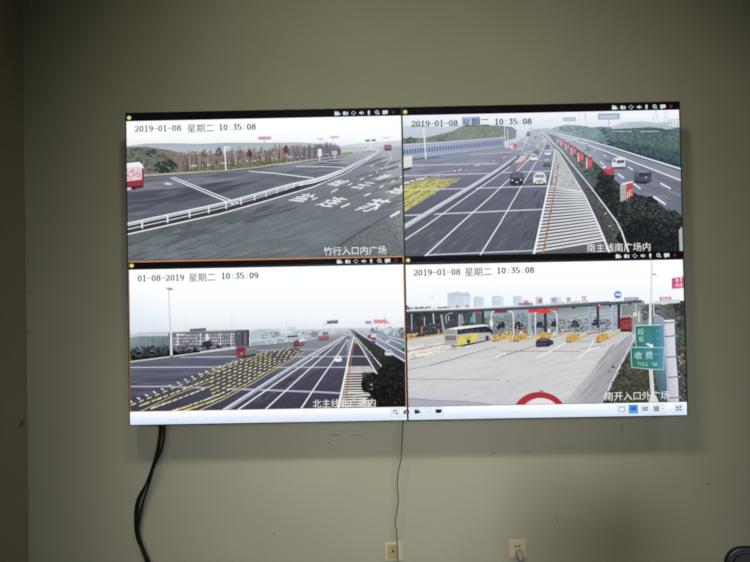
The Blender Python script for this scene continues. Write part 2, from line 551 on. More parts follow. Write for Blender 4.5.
def dot_uv(u, v, r, col, n=14, ry=None):
    nxt(); c = srgb(col)
    face_uv([(u + r * math.cos(6.2832 * k / n), v + (ry or r) * math.sin(6.2832 * k / n), *c, 0) for k in range(n)])

def ring_uv(u, v, r, wd, col, n=14):
    nxt(); c = srgb(col)
    for k in range(n):
        a0, a1 = 6.2832 * k / n, 6.2832 * (k + 1) / n
        face_uv([(u + q * math.cos(a), v + q * math.sin(a), *c, 0) for q, a in ((r, a0), (r, a1), (r - wd, a1), (r - wd, a0))])

def tri_uv(pts, col):
    nxt(); face_uv([(*p, *srgb(col), 0) for p in pts])

# ------------------------------------------------ chrome of the viewing software
for p in 'ABCD':
    use(p, RECT[p])
    u0, u1, v0, v1 = RECT[p]
    quad_uv(u0, v0, u1, v1, (10, 10, 16))
def title_bar(p, tile, vmid, hl):
    use(p, RECT[p])
    u0, u1 = TILE[tile][0], TILE[tile][1]
    k = PX
    dot_uv(u0 + 2.7 * k, vmid, 2.1 * k, (176, 190, 40))
    dot_uv(u0 + 2.7 * k, vmid, 1.6 * k, (226, 236, 120))
    quad_uv(u0 + 2.45 * k, vmid - 1.0 * k, u0 + 2.95 * k, vmid + 1.2 * k, (150, 160, 20))
    ic = (214, 226, 236)
    X = [u1 + d * k for d in (-64, -55.6, -47.6, -39.6, -32.2, -23.8, -15.8, -7.8)]
    # camcorder
    quad_uv(X[0] - 2.6 * k, vmid - 1.9 * k, X[0] + 1.6 * k, vmid + .5 * k, ic)
    dot_uv(X[0] - 1.4 * k, vmid + 1.1 * k, 1.1 * k, ic); dot_uv(X[0] + .8 * k, vmid + .9 * k, 0.9 * k, ic)
    tri_uv([(X[0] + 1.4 * k, vmid - .7 * k), (X[0] + 3 * k, vmid - 1.9 * k), (X[0] + 3 * k, vmid + .4 * k)], ic)
    # still camera
    quad_uv(X[1] - 2.5 * k, vmid - 1.8 * k, X[1] + 2.5 * k, vmid + 1.2 * k, ic)
    quad_uv(X[1] - 1.9 * k, vmid + 1.2 * k, X[1] - .3 * k, vmid + 1.8 * k, ic)
    dot_uv(X[1] + .7 * k, vmid - .3 * k, 1.0 * k, (60, 70, 90)); dot_uv(X[1] + .7 * k, vmid - .3 * k, .45 * k, ic)
    # four arrows
    for dx, dy in ((1, 0), (-1, 0), (0, 1), (0, -1)):
        c = (X[2] + 2.6 * k * dx, vmid + 2.3 * k * dy)
        tri_uv([c, (c[0] - 1.2 * k * dx + 1.1 * k * dy, c[1] - 1.2 * k * dy + 1.1 * k * dx), (c[0] - 1.2 * k * dx - 1.1 * k * dy, c[1] - 1.2 * k * dy - 1.1 * k * dx)], ic)
    ring_uv(X[2], vmid, 1.9 * k, .35 * k, (150, 160, 170))
    # speaker
    quad_uv(X[3] - 2.2 * k, vmid - .7 * k, X[3] - .8 * k, vmid + .8 * k, ic)
    tri_uv([(X[3] - 1.6 * k, vmid), (X[3] + .6 * k, vmid - 2 * k), (X[3] + .6 * k, vmid + 2 * k)], ic)
    for s in (-1, 1):
        nxt(); c = srgb(ic)
        face_uv([(X[3] + 1.1 * k, vmid - s * .9 * k, *c, 0), (X[3] + 1.5 * k, vmid - s * 1.1 * k, *c, 0), (X[3] + 2.5 * k, vmid + s * .8 * k, *c, 0), (X[3] + 2.1 * k, vmid + s * 1.0 * k, *c, 0)])
    # microphone
    dot_uv(X[4], vmid + .5 * k, 1.1 * k, ic, 12, 1.9 * k)
    quad_uv(X[4] - .3 * k, vmid - 2.2 * k, X[4] + .3 * k, vmid - 1 * k, ic); quad_uv(X[4] - 1.2 * k, vmid - 2.3 * k, X[4] + 1.2 * k, vmid - 1.9 * k, ic)
    # magnifier
    ring_uv(X[5] - .3 * k, vmid + .3 * k, 2.0 * k, .6 * k, ic)
    quad_uv(X[5] - 1.1 * k, vmid + .1 * k, X[5] + .5 * k, vmid + .55 * k, ic); quad_uv(X[5] - .5 * k, vmid - .5 * k, X[5] - .1 * k, vmid + 1.1 * k, ic)
    tri_uv([(X[5] + .8 * k, vmid - 1.2 * k), (X[5] + 2.5 * k, vmid - 2.2 * k), (X[5] + 1.6 * k, vmid - .4 * k)], ic)
    # monitor
    quad_uv(X[6] - 2.6 * k, vmid - 1.4 * k, X[6] + 2.6 * k, vmid + 1.9 * k, ic)
    quad_uv(X[6] - 2.0 * k, vmid - 2.2 * k, X[6] - .4 * k, vmid - 1.4 * k, ic)
    quad_uv(X[6] - 1.5 * k, vmid - .1 * k, X[6] + .6 * k, vmid + .25 * k, (90, 100, 120))
    # close cross
    for s in (-1, 1):
        nxt(); c = srgb((150, 40, 52))
        face_uv([(X[7] - 1.4 * k, vmid - s * 1.0 * k, *c, 0), (X[7] - .8 * k, vmid - s * 1.4 * k, *c, 0), (X[7] + 1.4 * k, vmid + s * 1.0 * k, *c, 0), (X[7] + .8 * k, vmid + s * 1.4 * k, *c, 0)])
vt = 1.3475
title_bar('A', 'A', vt, 0); title_bar('B', 'B', vt, 0)
vm_ = 0.6975
use('A', RECT['A']); title_bar('A', 'C', vm_, 0); title_bar('B', 'D', vm_, 0)

# ------------------------------------------------ upper left picture: curving slip road with guardrail
use('A')
bands([(120, 112), (408, 108), (408, 165), (120, 165)], [(120, (255, 255, 255)), (134, (253, 254, 255)), (143, (240, 245, 248)), (150, (214, 222, 228))], n=14)
# distant hills
poly([(126, 146), (145, 143.4), (170, 143), (198, 143.6), (225, 142.6), (265, 142.5), (300, 142.2), (340, 145), (340, 160), (126, 160)],
     [(176, 188, 192), (172, 180, 192), (168, 178, 194), (165, 180, 190), (160, 178, 186), (168, 182, 188), (178, 186, 194), (192, 200, 208), (190, 198, 206), (150, 160, 165)], 0.2)
poly([(338, 147), (352, 143.5), (370, 142.5), (402, 140), (404, 157), (338, 157)], [(196, 204, 212), (214, 220, 226), (216, 222, 228), (208, 214, 222), (176, 184, 194), (178, 186, 194)], 0.1)
# wood: grey-green on the left, brown trunks further right, blue-grey at the far end
bands([(126, 147), (145, 146.5), (170, 150), (184, 154), (226, 154), (265, 151), (300, 147.4), (334, 147), (341, 150), (341, 157), (300, 161), (265, 165), (200, 172), (126, 176)],
      [(126, (120, 124, 122)), (150, (112, 116, 108)), (180, (132, 122, 112)), (230, (138, 120, 114)), (290, (140, 122, 124)), (320, (124, 122, 136)), (341, (128, 130, 146))], 0.5, axis=0, n=24)
wood = [(126, 148), (170, 151), (226, 152), (265, 149), (300, 145.6), (338, 146), (340, 156), (300, 160), (265, 164), (200, 170), (126, 175)]
scatter(wood, 420, [(150, 130, 122), (110, 98, 92), (128, 126, 120), (146, 140, 138)], 1.3, 1.6)
random.seed(11)
wb_ = lambda x: 172.6 - (x - 180) * 0.091
trees(176, 300, wb_, lambda x: 21 + 2 * math.sin(x * .3) - (x - 176) * .03, 330, [(140, 118, 110), (104, 84, 78), (154, 140, 136), (88, 78, 76), (124, 114, 108), (170, 158, 158), (116, 110, 98)], .75)
scatter([(180, 152), (226, 151), (265, 148), (300, 145), (338, 145.6), (338, 152), (265, 158), (180, 163)], 420, [(156, 142, 138), (132, 120, 116), (112, 98, 94), (166, 156, 156), (98, 88, 88)], .9, .8)
trees(290, 341, wb_, lambda x: 16.5 - max(0, x - 330) * .4, 230, [(120, 114, 126), (98, 92, 106), (146, 142, 154), (108, 104, 118), (132, 124, 132)], .8)
for i in range(90):       # trunks
    x = random.uniform(182, 338); b = wb_(x); t = b - random.uniform(6, 13) * (1 - (x - 180) / 480)
    c = random.choice([(84, 68, 64), (104, 84, 78), (78, 72, 72)]) if x < 300 else random.choice([(78, 74, 88), (92, 86, 100)])
    line([(x, t), (x + random.uniform(-.4, .4), b)], (0.4, 0.9), c)
for i in range(46):        # light between the trunks
    x = random.uniform(190, 336); b = 169.5 - (x - 180) * 0.091; q = random.uniform(1.5, 4)
    poly([(x - .6, b - q), (x + .5, b - q - .6), (x + .7, b - 1.6), (x - .5, b - 1.2)], random.choice([(196, 188, 188), (180, 170, 164), (166, 158, 156), (206, 200, 204)]))
scatter([(128, 149), (142, 147.5), (160, 152), (172, 155), (180, 165), (178, 172), (150, 173), (144, 168), (128, 163)], 260, [(92, 106, 84), (72, 88, 70), (108, 120, 96), (64, 76, 66), (104, 106, 96), (120, 122, 114)], 1.8, 1.5)
scatter([(144, 152), (154, 149), (158, 152), (150, 157)], 30, [(66, 74, 68), (80, 88, 80)], 1.6, 1.4)
scatter([(155, 163), (170, 160), (178, 166), (170, 172), (156, 172)], 70, [(36, 56, 46), (50, 70, 54), (44, 52, 48)], 1.8, 1.6)
for x, y, c in ((249.3, 152.5, (104, 46, 54)), (286, 149.5, (112, 60, 66)), (204, 153, (126, 96, 72)), (219, 151, (86, 80, 80))):
    scatter([(x - 2.6, y + 4), (x - 2, y - 1), (x, y - 4.5), (x + 2, y - 1), (x + 2.6, y + 4)], 30, [c, tuple(v * .8 for v in c), tuple(min(255, v * 1.15) for v in c)], 1.0, 1.2)
# hedge and verge
scatter([(188, 170), (230, 163), (262, 160.5), (300, 157), (300, 160), (262, 165), (225, 169), (188, 172.4)], 230, [(84, 112, 58), (112, 136, 82), (66, 88, 56), (124, 128, 94)], 1.5, 0.9)
poly([(340, 154), (344, 152.4), (351, 151.6), (354.5, 153), (350, 155.4), (342, 157.2)], (136, 158, 98), 0.3)
# paling-like far guard rail and kerb
line([(126, 178), (145, 175.4), (190, 172.6), (225, 170.6), (262, 166.5), (300, 161), (330, 157.2), (350, 155), (358, 151.6)], [3.2, 2.2, 2.0, 1.8, 1.7, 1.5, 1.4, 1.1, .7], (176, 172, 164), 0.3)
line([(126, 180), (145, 177), (190, 174), (225, 171.8), (262, 167.9), (300, 162.6), (330, 158.6), (346, 156.4)], 1.0, (98, 94, 98), 0.5)
for i in range(34):
    x = 200 + i * 4.2; y = 173.4 - (x - 200) * 0.068 - max(0, x - 262) * 0.055
    line([(x, y - .6), (x + 1.6, y - .8)], 0.8, (62, 58, 62))
# far carriageway
bands([(126, 179), (145, 177.5), (190, 174.4), (225, 172.3), (262, 168.4), (300, 163), (330, 159), (346, 156.6), (356, 152.6), (362, 150.5), (378, 152), (365, 159), (340, 171), (312, 182), (262, 196), (220, 207), (126, 227)],
      [(152, (172, 178, 188)), (160, (150, 156, 168)), (168, (124, 130, 144)), (180, (110, 114, 126)), (200, (98, 104, 116)), (226, (88, 92, 104))], 0.15, n=16)
far = [(126, 182), (225, 174), (300, 165), (345, 159), (340, 168), (262, 193), (200, 209), (126, 222)]
scatter(far, 120, [(112, 117, 129), (98, 103, 115), (104, 109, 122), (93, 98, 110)], 16, 1.2, 'streak', slope=0.12)
scatter([(126, 192), (220, 183), (250, 184), (200, 199), (126, 212)], 46, [(80, 84, 97), (90, 93, 106), (74, 78, 92)], 20, 1.3, 'streak', slope=0.17)
scatter([(126, 184), (190, 178), (240, 178), (200, 186), (126, 192)], 30, [(124, 128, 140), (132, 136, 148)], 16, 0.9, 'streak', slope=0.1)
# markings across it
line([(170.2, 177.6), (196, 188.6), (222, 199.5), (237.5, 206)], (1.0, 1.7), (232, 234, 236))
line([(173.2, 176.9), (199, 187.4), (225, 198), (241, 204.4)], (0.9, 1.6), (226, 228, 232))
for dx in range(3): poly([(164 + dx * 3, 183 + dx * .3), (167.5 + dx * 2, 182.2 + dx * .5), (169.5 + dx * 1.5, 184.4), (165.5 + dx * 2, 185)], (206, 210, 220))
line([(249, 171.2), (275, 173.2), (314, 178)], (0.9, 1.3), (224, 228, 236))
line([(296, 166.4), (330, 166.6), (344, 167.4)], 0.9, (214, 218, 228))
line([(322, 162), (350, 162.5)], 0.6, (190, 196, 206))
# near carriageway
poly([(126, 234), (220, 214), (314, 186.5), (345, 173.5), (366, 160.5), (379, 152), (381, 148), (404, 147), (406, 265), (120, 266)],
     [(96, 104, 112), (108, 116, 126), (120, 126, 138), (126, 132, 144), (140, 146, 158), (160, 166, 176), (176, 182, 190), (168, 174, 184), (100, 108, 112), (88, 98, 100)], 0.25)
near = [(128, 238), (220, 218), (314, 191), (350, 176), (372, 160), (400, 156), (403, 205), (330, 258), (128, 258)]
scatter(near, 210, [(112, 119, 128), (106, 113, 122), (117, 124, 133), (109, 117, 125)], 13, 1.3, 'streak', slope=0.32)
scatter([(128, 236), (200, 219), (250, 210), (300, 202), (290, 210), (225, 232), (150, 252), (128, 252)], 80, [(84, 92, 99), (91, 99, 106), (97, 105, 111)], 14, 1.8, 'streak', slope=0.33)
scatter([(128, 246), (230, 222), (330, 206), (360, 214), (320, 252), (128, 258)], 120, [(113, 124, 129), (108, 119, 125), (104, 115, 120), (118, 128, 134)], 14, 1.8, 'streak', slope=0.3)
scatter([(318, 258), (402, 206), (404, 258)], 420, [(76, 84, 84), (112, 118, 114), (92, 100, 98), (60, 66, 68), (128, 132, 128)], 1.1, 0.6)
scatter([(128, 236), (270, 206), (300, 256), (128, 258)], 260, [(84, 94, 98), (110, 120, 122), (96, 106, 108)], 1.4, 0.6)
line([(319, 258.5), (334, 248), (350, 238.5), (366, 229), (381, 219.5), (392, 212.8)], (1.0, 0.5), (52, 52, 58))
line([(333, 251), (345, 243.5), (357, 236.6)], (0.7, 0.4), (66, 66, 70))
line([(346, 240), (362, 230), (372, 225)], 0.5, (64, 66, 72))
# dark gutter, white edge line, guard rail with posts
line([(126, 230.5), (170, 221), (220, 210.5), (262, 198.8), (314, 184.2), (345, 171.8), (366, 159.8)], [6.5, 6, 5.4, 4.2, 3.0, 1.8, 1.0], (62, 56, 68), 0.4)
line([(126, 234.6), (170, 224.8), (220, 213.8), (262, 202), (314, 186.6), (345, 173.4), (366, 160.8), (379, 152.4)], [1.5, 1.5, 1.4, 1.3, 1.2, 1.0, .8, .6], (234, 236, 240))
rail = [(126, 224.8), (145, 220.6), (167, 215.9), (189, 211.2), (208, 207.2), (226, 202.9), (241, 199), (254, 195.4), (266, 192), (277, 188.8), (294, 184.6), (312, 181.2), (326, 177.2), (340, 171.8), (353, 165.2), (365, 158.8), (373, 154.4), (378.6, 151.4)]
line(rail, [3.9, 3.8, 3.7, 3.7, 3.6, 3.6, 3.6, 3.7, 3.8, 4.0, 4.6, 5.0, 4.8, 4.2, 3.4, 2.8, 2.2, 1.2], (192, 200, 210), 0.2)
line([(x, y - 1.2) for x, y in rail[:14]], [1.2] * 14, (238, 242, 246))
line([(x, y + .3) for x, y in rail[:12]], [0.6] * 12, (150, 158, 170))
low = [(126, 229.6), (145, 225.4), (167, 220.6), (189, 215.6), (208, 211.2), (226, 206.8), (241, 202.6), (254, 199), (266, 195.4), (277, 192), (294, 187)]
line(low, (1.2, 0.7), (214, 220, 228))
for i, (x, y) in enumerate(((142, 221), (167.4, 215.6), (189.4, 211), (208.6, 206.8), (226, 203), (241, 199.2), (254.4, 195.4), (266, 192.2), (277, 189), (286, 186.6), (294, 184.6), (301.5, 183), (308.5, 181.8), (315, 180.6))):
    h = 8.4 - i * 0.42
    line([(x, y - 1), (x + .1, y + h - 1)], max(0.7, 1.9 - i * 0.1), (226, 230, 236))
for i in range(26):        # bright post caps along the receding rail
    t = i / 25; x = 300 + 72 * t; y = 186 - 8 * t - 22 * t * t
    ell(x, y - 1.4, 1.0 - .5 * t, .8 - .4 * t, (246, 248, 252), 7); ell(x + 1, y + 1.0 - .6 * t, .8 - .4 * t, .7 - .4 * t, (108, 112, 128), 7)
line([(361, 150.6), (370, 149.8), (376, 150.2), (379.4, 151.6), (377, 153.4)], (0.6, 1.5), (206, 214, 226))
line([(367, 151), (374, 150.8), (377, 152)], 0.5, (70, 72, 86))
# lane dashes and the lettering on the asphalt
W_ = (238, 240, 240)
for a, b, wd in (((341, 207.3), (350.2, 203.4), 1.6), ((364, 195.9), (370.6, 193.2), 1.4), ((331, 192.2), (338, 189), 1.2), ((312, 199.8), (317.8, 197.4), 1.2), ((348, 185.4), (352.4, 183), 1.0),
                 ((359.7, 179.8), (364, 178), 1.0), ((379.3, 187.7), (384.4, 185.2), 1.2), ((391, 182.1), (394.7, 180.1), 1.0), ((390.3, 216.7), (399.8, 211.4), 2.3), ((370, 166.4), (374, 165.2), .8),
                 ((369, 176), (372, 174.6), .8), ((376, 172.2), (378, 171), .8), ((380.8, 170), (382.8, 168.4), .7), ((384.7, 166.8), (386, 165.6), .7), ((398.5, 165.5), (401.5, 165.3), 1.0), ((399.5, 177.6), (402.5, 176.2), 1.2)):
    line([a, b], wd, W_)
line([(386.6, 165), (389, 162), (391, 159), (391.4, 156.4), (390, 153.6), (388, 151)], 0.7, (222, 226, 230))
line([(372, 149.5), (383, 150.5)], 0.5, (216, 220, 226))
for ch, cx, cy, ex, ey in (('苏', 374.4, 204.6, (20, 2.2), (24, -13)), ('连', 333.4, 201.4, (17.5, 2.0), (21, -9.5)), ('盐', 304.5, 197.2, (16, 2.0), (19, -8)),
                           ('城', 338.4, 182.6, (13, 1.6), (16, -6)), ('云', 364.0, 185.0, (13, 1.6), (19, -7)), ('港', 383.2, 176.8, (10.5, .8), (13, -5.2)), ('通', 401, 189.2, (15, 2), (18, -8))):
    cjk_quad(ch, cx, cy, ex, ey, (240, 242, 240), .012)
# signs, gantry, vehicles
line([(224.8, 146.2), (225.8, 170.5)], 1.3, (244, 246, 250))
line([(225, 147.2), (230.4, 147)], 1.0, (236, 240, 248)); line([(225, 150), (230, 149.7)], 1.2, (206, 214, 226)); line([(225, 148.6), (229.6, 148.4)], .6, (196, 206, 226))
rect(258, 136.4, 271.4, 139.8, (228, 186, 206)); rect(259, 137.2, 270.4, 139.2, (198, 144, 176), 0.8); line([(264.2, 139.6), (264.4, 146)], 0.9, (188, 176, 190))
rect(317.4, 138.2, 323.6, 139.6, (196, 200, 186), .4); line([(321.4, 139.6), (321.4, 143)], .6, (190, 190, 200))
rect(330.2, 135.8, 339, 138.6, (206, 204, 224), .4); line([(333.4, 138), (333.4, 143)], .7, (200, 200, 216))
rect(382, 136.9, 390.4, 138.2, (240, 200, 198), .5)
rect(318, 149, 321.8, 156.4, (226, 228, 238)); line([(319.6, 156), (319.8, 161)], .9, (230, 232, 240))
rect(332.2, 151.2, 337, 154.6, (222, 224, 236)); rect(332.8, 152.2, 336.4, 153.6, (150, 150, 168)); line([(334.6, 154), (334.8, 159)], .9, (226, 228, 236))
line([(366, 140.6), (375.6, 140)], .7, (190, 214, 214)); rect(365.4, 139.4, 369.8, 141.6, (92, 150, 142)); rect(371.6, 139.2, 376, 141.2, (88, 146, 138)); line([(370.5, 139.4), (370.6, 149.4)], 1.1, (226, 236, 240))
rect(384.2, 144.8, 391.8, 149.8, (156, 92, 112), .3); rect(384.4, 144.4, 391.6, 145.6, (186, 130, 148)); rect(385, 149.2, 391.2, 150.6, (92, 72, 88))
line([(376, 147.6), (402, 146.6)], .6, (150, 158, 170)); line([(342, 148.4), (366, 148)], .7, (168, 176, 186))
# lorry leaving on the left
poly([(126, 163.4), (139.5, 162), (142, 164.8), (144, 168.8), (144, 181.5), (126, 183)], (226, 208, 216), .15)
poly([(126, 163.2), (139.5, 161.8), (142.4, 165), (144, 168.6), (138, 166.4), (126, 167.6)], (244, 238, 244))
scatter([(127, 170), (141, 168.4), (141, 179), (127, 180.4)], 60, [(206, 120, 140), (232, 214, 222), (190, 84, 106), (240, 228, 234)], 1.2, .8)
poly([(126, 181.4), (144, 179.2), (144, 185.8), (126, 187.6)], (162, 44, 62), .2)
poly([(141.8, 168), (144, 168.6), (144, 184), (142, 184.6)], (150, 40, 60))
poly([(126, 187), (143.4, 185.4), (143, 187.6), (126, 189.4)], (66, 34, 46)); poly([(127, 187.6), (131, 187.4), (131, 189.8), (127, 190)], (214, 204, 210)); ell(134, 188.6, 1.4, 1.4, (40, 36, 44), 8)
stamp('2019-01-08', '10:35:08', 134.7, 131.7, 187.0, 131.8, 218.7, 130.2, (66, 66, 82), 4.72)
cjk('竹行入口内广场', 323.6, 254.6, 9.05, (244, 246, 248))

# ------------------------------------------------ upper right picture: main line with merging lanes
use('B')
bands([(398, 105), (690, 98), (690, 175), (398, 175)], [(112, (246, 248, 252)), (122, (232, 238, 246)), (132, (214, 222, 234)), (145, (190, 200, 216))], n=14)
poly([(402, 126), (420, 124), (440, 127), (470, 124), (470, 146), (402, 146)], [(206, 212, 226), (200, 207, 222), (196, 204, 218), (204, 212, 224), (176, 188, 200), (176, 186, 200)], .15)
# wooded bank above the noise barrier
bands([(402, 139), (410, 137.4), (424, 138), (440, 134), (452, 131.5), (460, 127), (468, 124.5), (490, 125), (503, 125.6), (512, 126.6), (517, 130), (516, 138), (500, 142), (474, 144), (402, 147)],
      [(402, (104, 112, 110)), (425, (118, 128, 126)), (445, (124, 134, 130)), (470, (132, 146, 130)), (500, (120, 138, 136)), (517, (134, 152, 158))], .4, axis=0, n=16)
scatter([(404, 138.5), (426, 138), (440, 136), (456, 130), (468, 126), (500, 127), (514, 131), (500, 140), (404, 144)], 260, [(122, 134, 124), (136, 148, 134), (110, 122, 120), (130, 140, 136), (142, 152, 136)], 1.7, 1.2)
scatter([(404, 138), (414, 137), (416, 142), (404, 143)], 30, [(78, 88, 86), (92, 100, 96)], 1.3, 1.0)
scatter([(436, 138), (447, 136), (446, 141), (437, 142)], 24, [(92, 102, 104), (100, 110, 110)], 1.3, 1.0)
# noise barrier
poly([(402, 144.4), (440, 142.4), (474, 140), (490, 138.6), (504, 138), (505, 147), (474, 151), (440, 154.6), (402, 159)], [(168, 182, 206), (160, 176, 204), (150, 166, 196), (140, 158, 188), (146, 162, 188), (150, 164, 190), (156, 170, 198), (158, 172, 200), (160, 172, 200)], .2)
line([(402, 144.4), (440, 142.2), (474, 139.8), (504, 137.4)], .9, (206, 216, 232))
for i in range(36):
    x = 403.5 + i * 2.78; t = i / 35
    y0 = 149.6 - 9.0 * t; h = 4.6 - .4 * t
    poly([(x, y0), (x + 1.75, y0 - .16), (x + 1.75, y0 + h), (x, y0 + h + .16)], (100 + 14 * t, 115 + 14 * t, 148 + 10 * t), .2)
line([(402, 159.4), (440, 155.4), (474, 151.6), (506, 147.6)], 1.0, (96, 104, 128), .5)
# road surfaces
bands([(402, 160), (440, 156), (474, 152.4), (507, 148), (522, 140), (530, 130), (548, 127.5), (560, 150), (586, 197), (620, 262), (398, 264)],
      [(128, (188, 198, 210)), (140, (168, 178, 194)), (155, (140, 148, 168)), (175, (118, 124, 144)), (200, (98, 102, 120)), (230, (92, 96, 110)), (256, (86, 90, 102))], .18, n=18)
scatter([(404, 160), (500, 150), (515, 155), (404, 200)], 60, [(138, 146, 168), (124, 132, 154), (150, 156, 176)], 14, .9, 'streak', slope=0.08)
scatter([(440, 215), (520, 175), (552, 175), (540, 250), (420, 254)], 90, [(90, 94, 109), (100, 104, 119), (105, 110, 124), (94, 98, 112)], 9, 1.6, 'streak', slope=0.7)
scatter([(404, 224), (440, 205), (450, 220), (425, 250), (404, 254)], 60, [(94, 99, 108), (106, 112, 120), (88, 92, 102)], 7, 1.2, 'streak', slope=0.6)
scatter([(522, 190), (546, 190), (540, 250), (516, 252)], 30, [(78, 82, 98), (96, 102, 116)], 3, 3, 'streak', slope=1.4)
scatter([(506, 146), (522, 141), (532, 131), (548, 130), (556, 150), (520, 158)], 110, [(206, 214, 222), (160, 170, 184), (186, 194, 206), (142, 152, 168)], 1.5, .8)
# far lanes curving into the haze
line([(506, 150), (515, 146), (520, 142), (522, 137.5)], .9, (190, 150, 166)); line([(518, 149.5), (524, 146), (526, 141), (525.5, 136)], .7, (222, 228, 234)); line([(528, 140), (527, 134), (524.5, 130.4)], .7, (226, 230, 236))
line([(546, 133), (540, 129.4), (528, 128.6)], .6, (160, 172, 184))
# yellow chevron field and cone row
yl = [(402, 213.5), (402, 187.5), (414, 182), (426, 178.2), (463, 177.6), (451, 184), (438, 191)]
poly(yl, [(182, 178, 70), (188, 184, 88), (176, 170, 106), (156, 152, 118), (148, 147, 128), (162, 158, 100), (178, 174, 80)], .4)
for i in range(9):
    t = i / 8
    line([(402, 190 + 21 * t), (402 + 32 - 4 * t, 181 + 11 * t * t), (436 + 24 * (1 - t) ** .6, 177.6 + 13 * t * t)], (1.4, .4), [(196, 190, 100), (122, 120, 98), (204, 198, 92)][i % 3])
line([(402, 189.8), (438, 188.8)], 1.2, (226, 222, 120))
scatter(yl, 130, [(200, 194, 104), (168, 162, 84), (140, 136, 100), (212, 206, 128)], 2.2, .5, 'streak', slope=0.35)
cone = [(402, 184.4), (413, 180.6), (424, 178), (436, 175.4), (452, 171.4), (468, 167.4), (484, 163.2), (500, 159), (508, 156)]
for i in range(64):
    t = i / 63 * (len(cone) - 1); k = min(int(t), len(cone) - 2); f = t - k
    x = cone[k][0] + (cone[k + 1][0] - cone[k][0]) * f; y = cone[k][1] + (cone[k + 1][1] - cone[k][1]) * f
    ell(x, y + random.uniform(-.6, .6), 1.0 - .3 * i / 64, .8 - .25 * i / 64, random.choice([(206, 96, 116), (196, 116, 138), (236, 220, 226), (178, 78, 104)]) if x > 426 else random.choice([(238, 232, 226), (214, 130, 130), (240, 236, 230)]), 7)
line([(404, 160.6), (430, 158), (440, 157)], .8, (60, 64, 84), .5)
# lane lines across and along
LN = (202, 207, 220)
for a, b, wd in (((404, 175.7), (489, 173.2), 1.0), ((430, 189.4), (551, 185.8), 1.1), ((404, 215.4), (498, 211.2), 1.4), ((490, 211.4), (543.5, 209.2), 1.4), ((412, 165.2), (498, 163.2), .9), ((503, 172.4), (554, 170.8), .9), ((470, 154.6), (512, 152), .5), ((425, 255), (540, 250.2), 1.3), ((515, 160.8), (552, 159.6), .5)):
    line([a, b], wd, LN)
line([(542, 152), (520, 189), (501, 222), (479, 257)], (.7, 1.5), (238, 240, 244))
line([(530, 158), (511, 177.6), (490, 197.4), (460, 224), (423, 258)], (.7, 1.5), (236, 238, 242))
line([(547, 136), (545, 145), (541, 154)], (.4, .8), (222, 228, 234)); line([(549, 138), (551, 146), (552, 151)], (.4, .6), (214, 220, 228))
# median guard rail of the merging lanes
line([(402, 230.5), (425, 216.4), (450, 201.4), (475, 186.4), (498, 172.4), (512, 162), (520, 156)], [7.4, 6.6, 5.8, 4.9, 4.0, 2.8, 1.6], (92, 94, 110), .3)
gr = [(402, 228.2), (425, 214.4), (450, 199.4), (475, 184.4), (498, 170), (511, 160.6), (519, 155.2)]
line(gr, [5.2, 4.7, 4.2, 3.7, 3.2, 2.4, 1.4], (196, 202, 216), .15)
line([(x, y - 1) for x, y in gr], (1.4, .6), (226, 230, 238))
for i in range(70):
    t = (i / 69) ** .85; k = min(int(t * 5.999), 5); f = t * 6 - k
    x = gr[k][0] + (gr[k + 1][0] - gr[k][0]) * f; y = gr[k][1] + (gr[k + 1][1] - gr[k][1]) * f
    h = 2.7 - 1.7 * t
    line([(x, y - h * .6), (x + .3, y + h)], .55 - .25 * t, (136, 142, 162))
line([(402, 241.5), (425, 226.4), (450, 208.6), (475, 191), (498, 175), (510, 166.4)], (1.3, .8), (232, 234, 240))
ell(518, 155.6, 1.6, 1.0, (88, 126, 112), 8)
# island and red strip
poly([(514.5, 162.6), (521, 156), (528, 154.6), (525, 160.6), (516, 163)], (196, 204, 204), .3)
line([(516, 171.4), (522, 163.4), (528.6, 155)], (1.6, 1.2), (206, 104, 124))
line([(517.4, 168), (521, 163.4)], .5, (240, 190, 200))
# chevron triangle
tri = [(555.6, 149), (557.2, 149), (572, 172.4), (586, 195.6), (600, 226), (612, 256), (532.5, 258), (541, 222), (549, 184)]
poly(tri, [(180, 186, 196), (180, 186, 196), (150, 156, 162), (112, 116, 124), (100, 102, 112), (92, 94, 106), (94, 96, 108), (98, 100, 112), (118, 122, 132)], .3)
poly([(556, 152), (558, 152), (570, 171), (582, 189), (552.6, 186), (554, 172)], (182, 190, 192), .4)
scatter([(556, 156), (568, 169), (580, 187), (553.6, 185)], 60, [(206, 212, 210), (160, 170, 172), (188, 198, 194), (140, 150, 154)], 1.8, .9)
def lerp(pl, t):
    t *= len(pl) - 1; k = min(int(t), len(pl) - 2); f = t - k
    return (pl[k][0] + (pl[k + 1][0] - pl[k][0]) * f, pl[k][1] + (pl[k + 1][1] - pl[k][1]) * f)
for i in range(21):
    t = i / 20
    y = 185.6 + 66 * t ** 1.12
    xl = 549.2 - (y - 184) * .232
    yr = y + 5.4 - 17.5 * t ** .8
    xr = 581 + (yr - 187) * (.52 if yr < 200 else .50)
    line([(xl, y), ((xl + xr) / 2, (y + yr) / 2 + .2), (xr, yr)], 1.2 + .9 * t, (222, 225, 228))
line([(555.4, 149), (551.6, 172), (548.4, 187), (541, 222), (533.4, 257)], (1.0, 2.6), (240, 242, 244))
line([(557.3, 149), (572, 173), (586, 197), (599, 226), (611, 256)], (.9, 2.2), (234, 236, 238))
line([(558.8, 164), (556, 182), (552.6, 202), (548.8, 222), (543, 255)], (.9, 1.7), (178, 112, 62))
for i in range(16):
    t = i / 15; ell(558.6 - 14.4 * t ** 1.08, 167 + 84 * t, .55 + .4 * t, .9 + .4 * t, (206, 106, 36) if i % 2 else (128, 84, 58), 7)
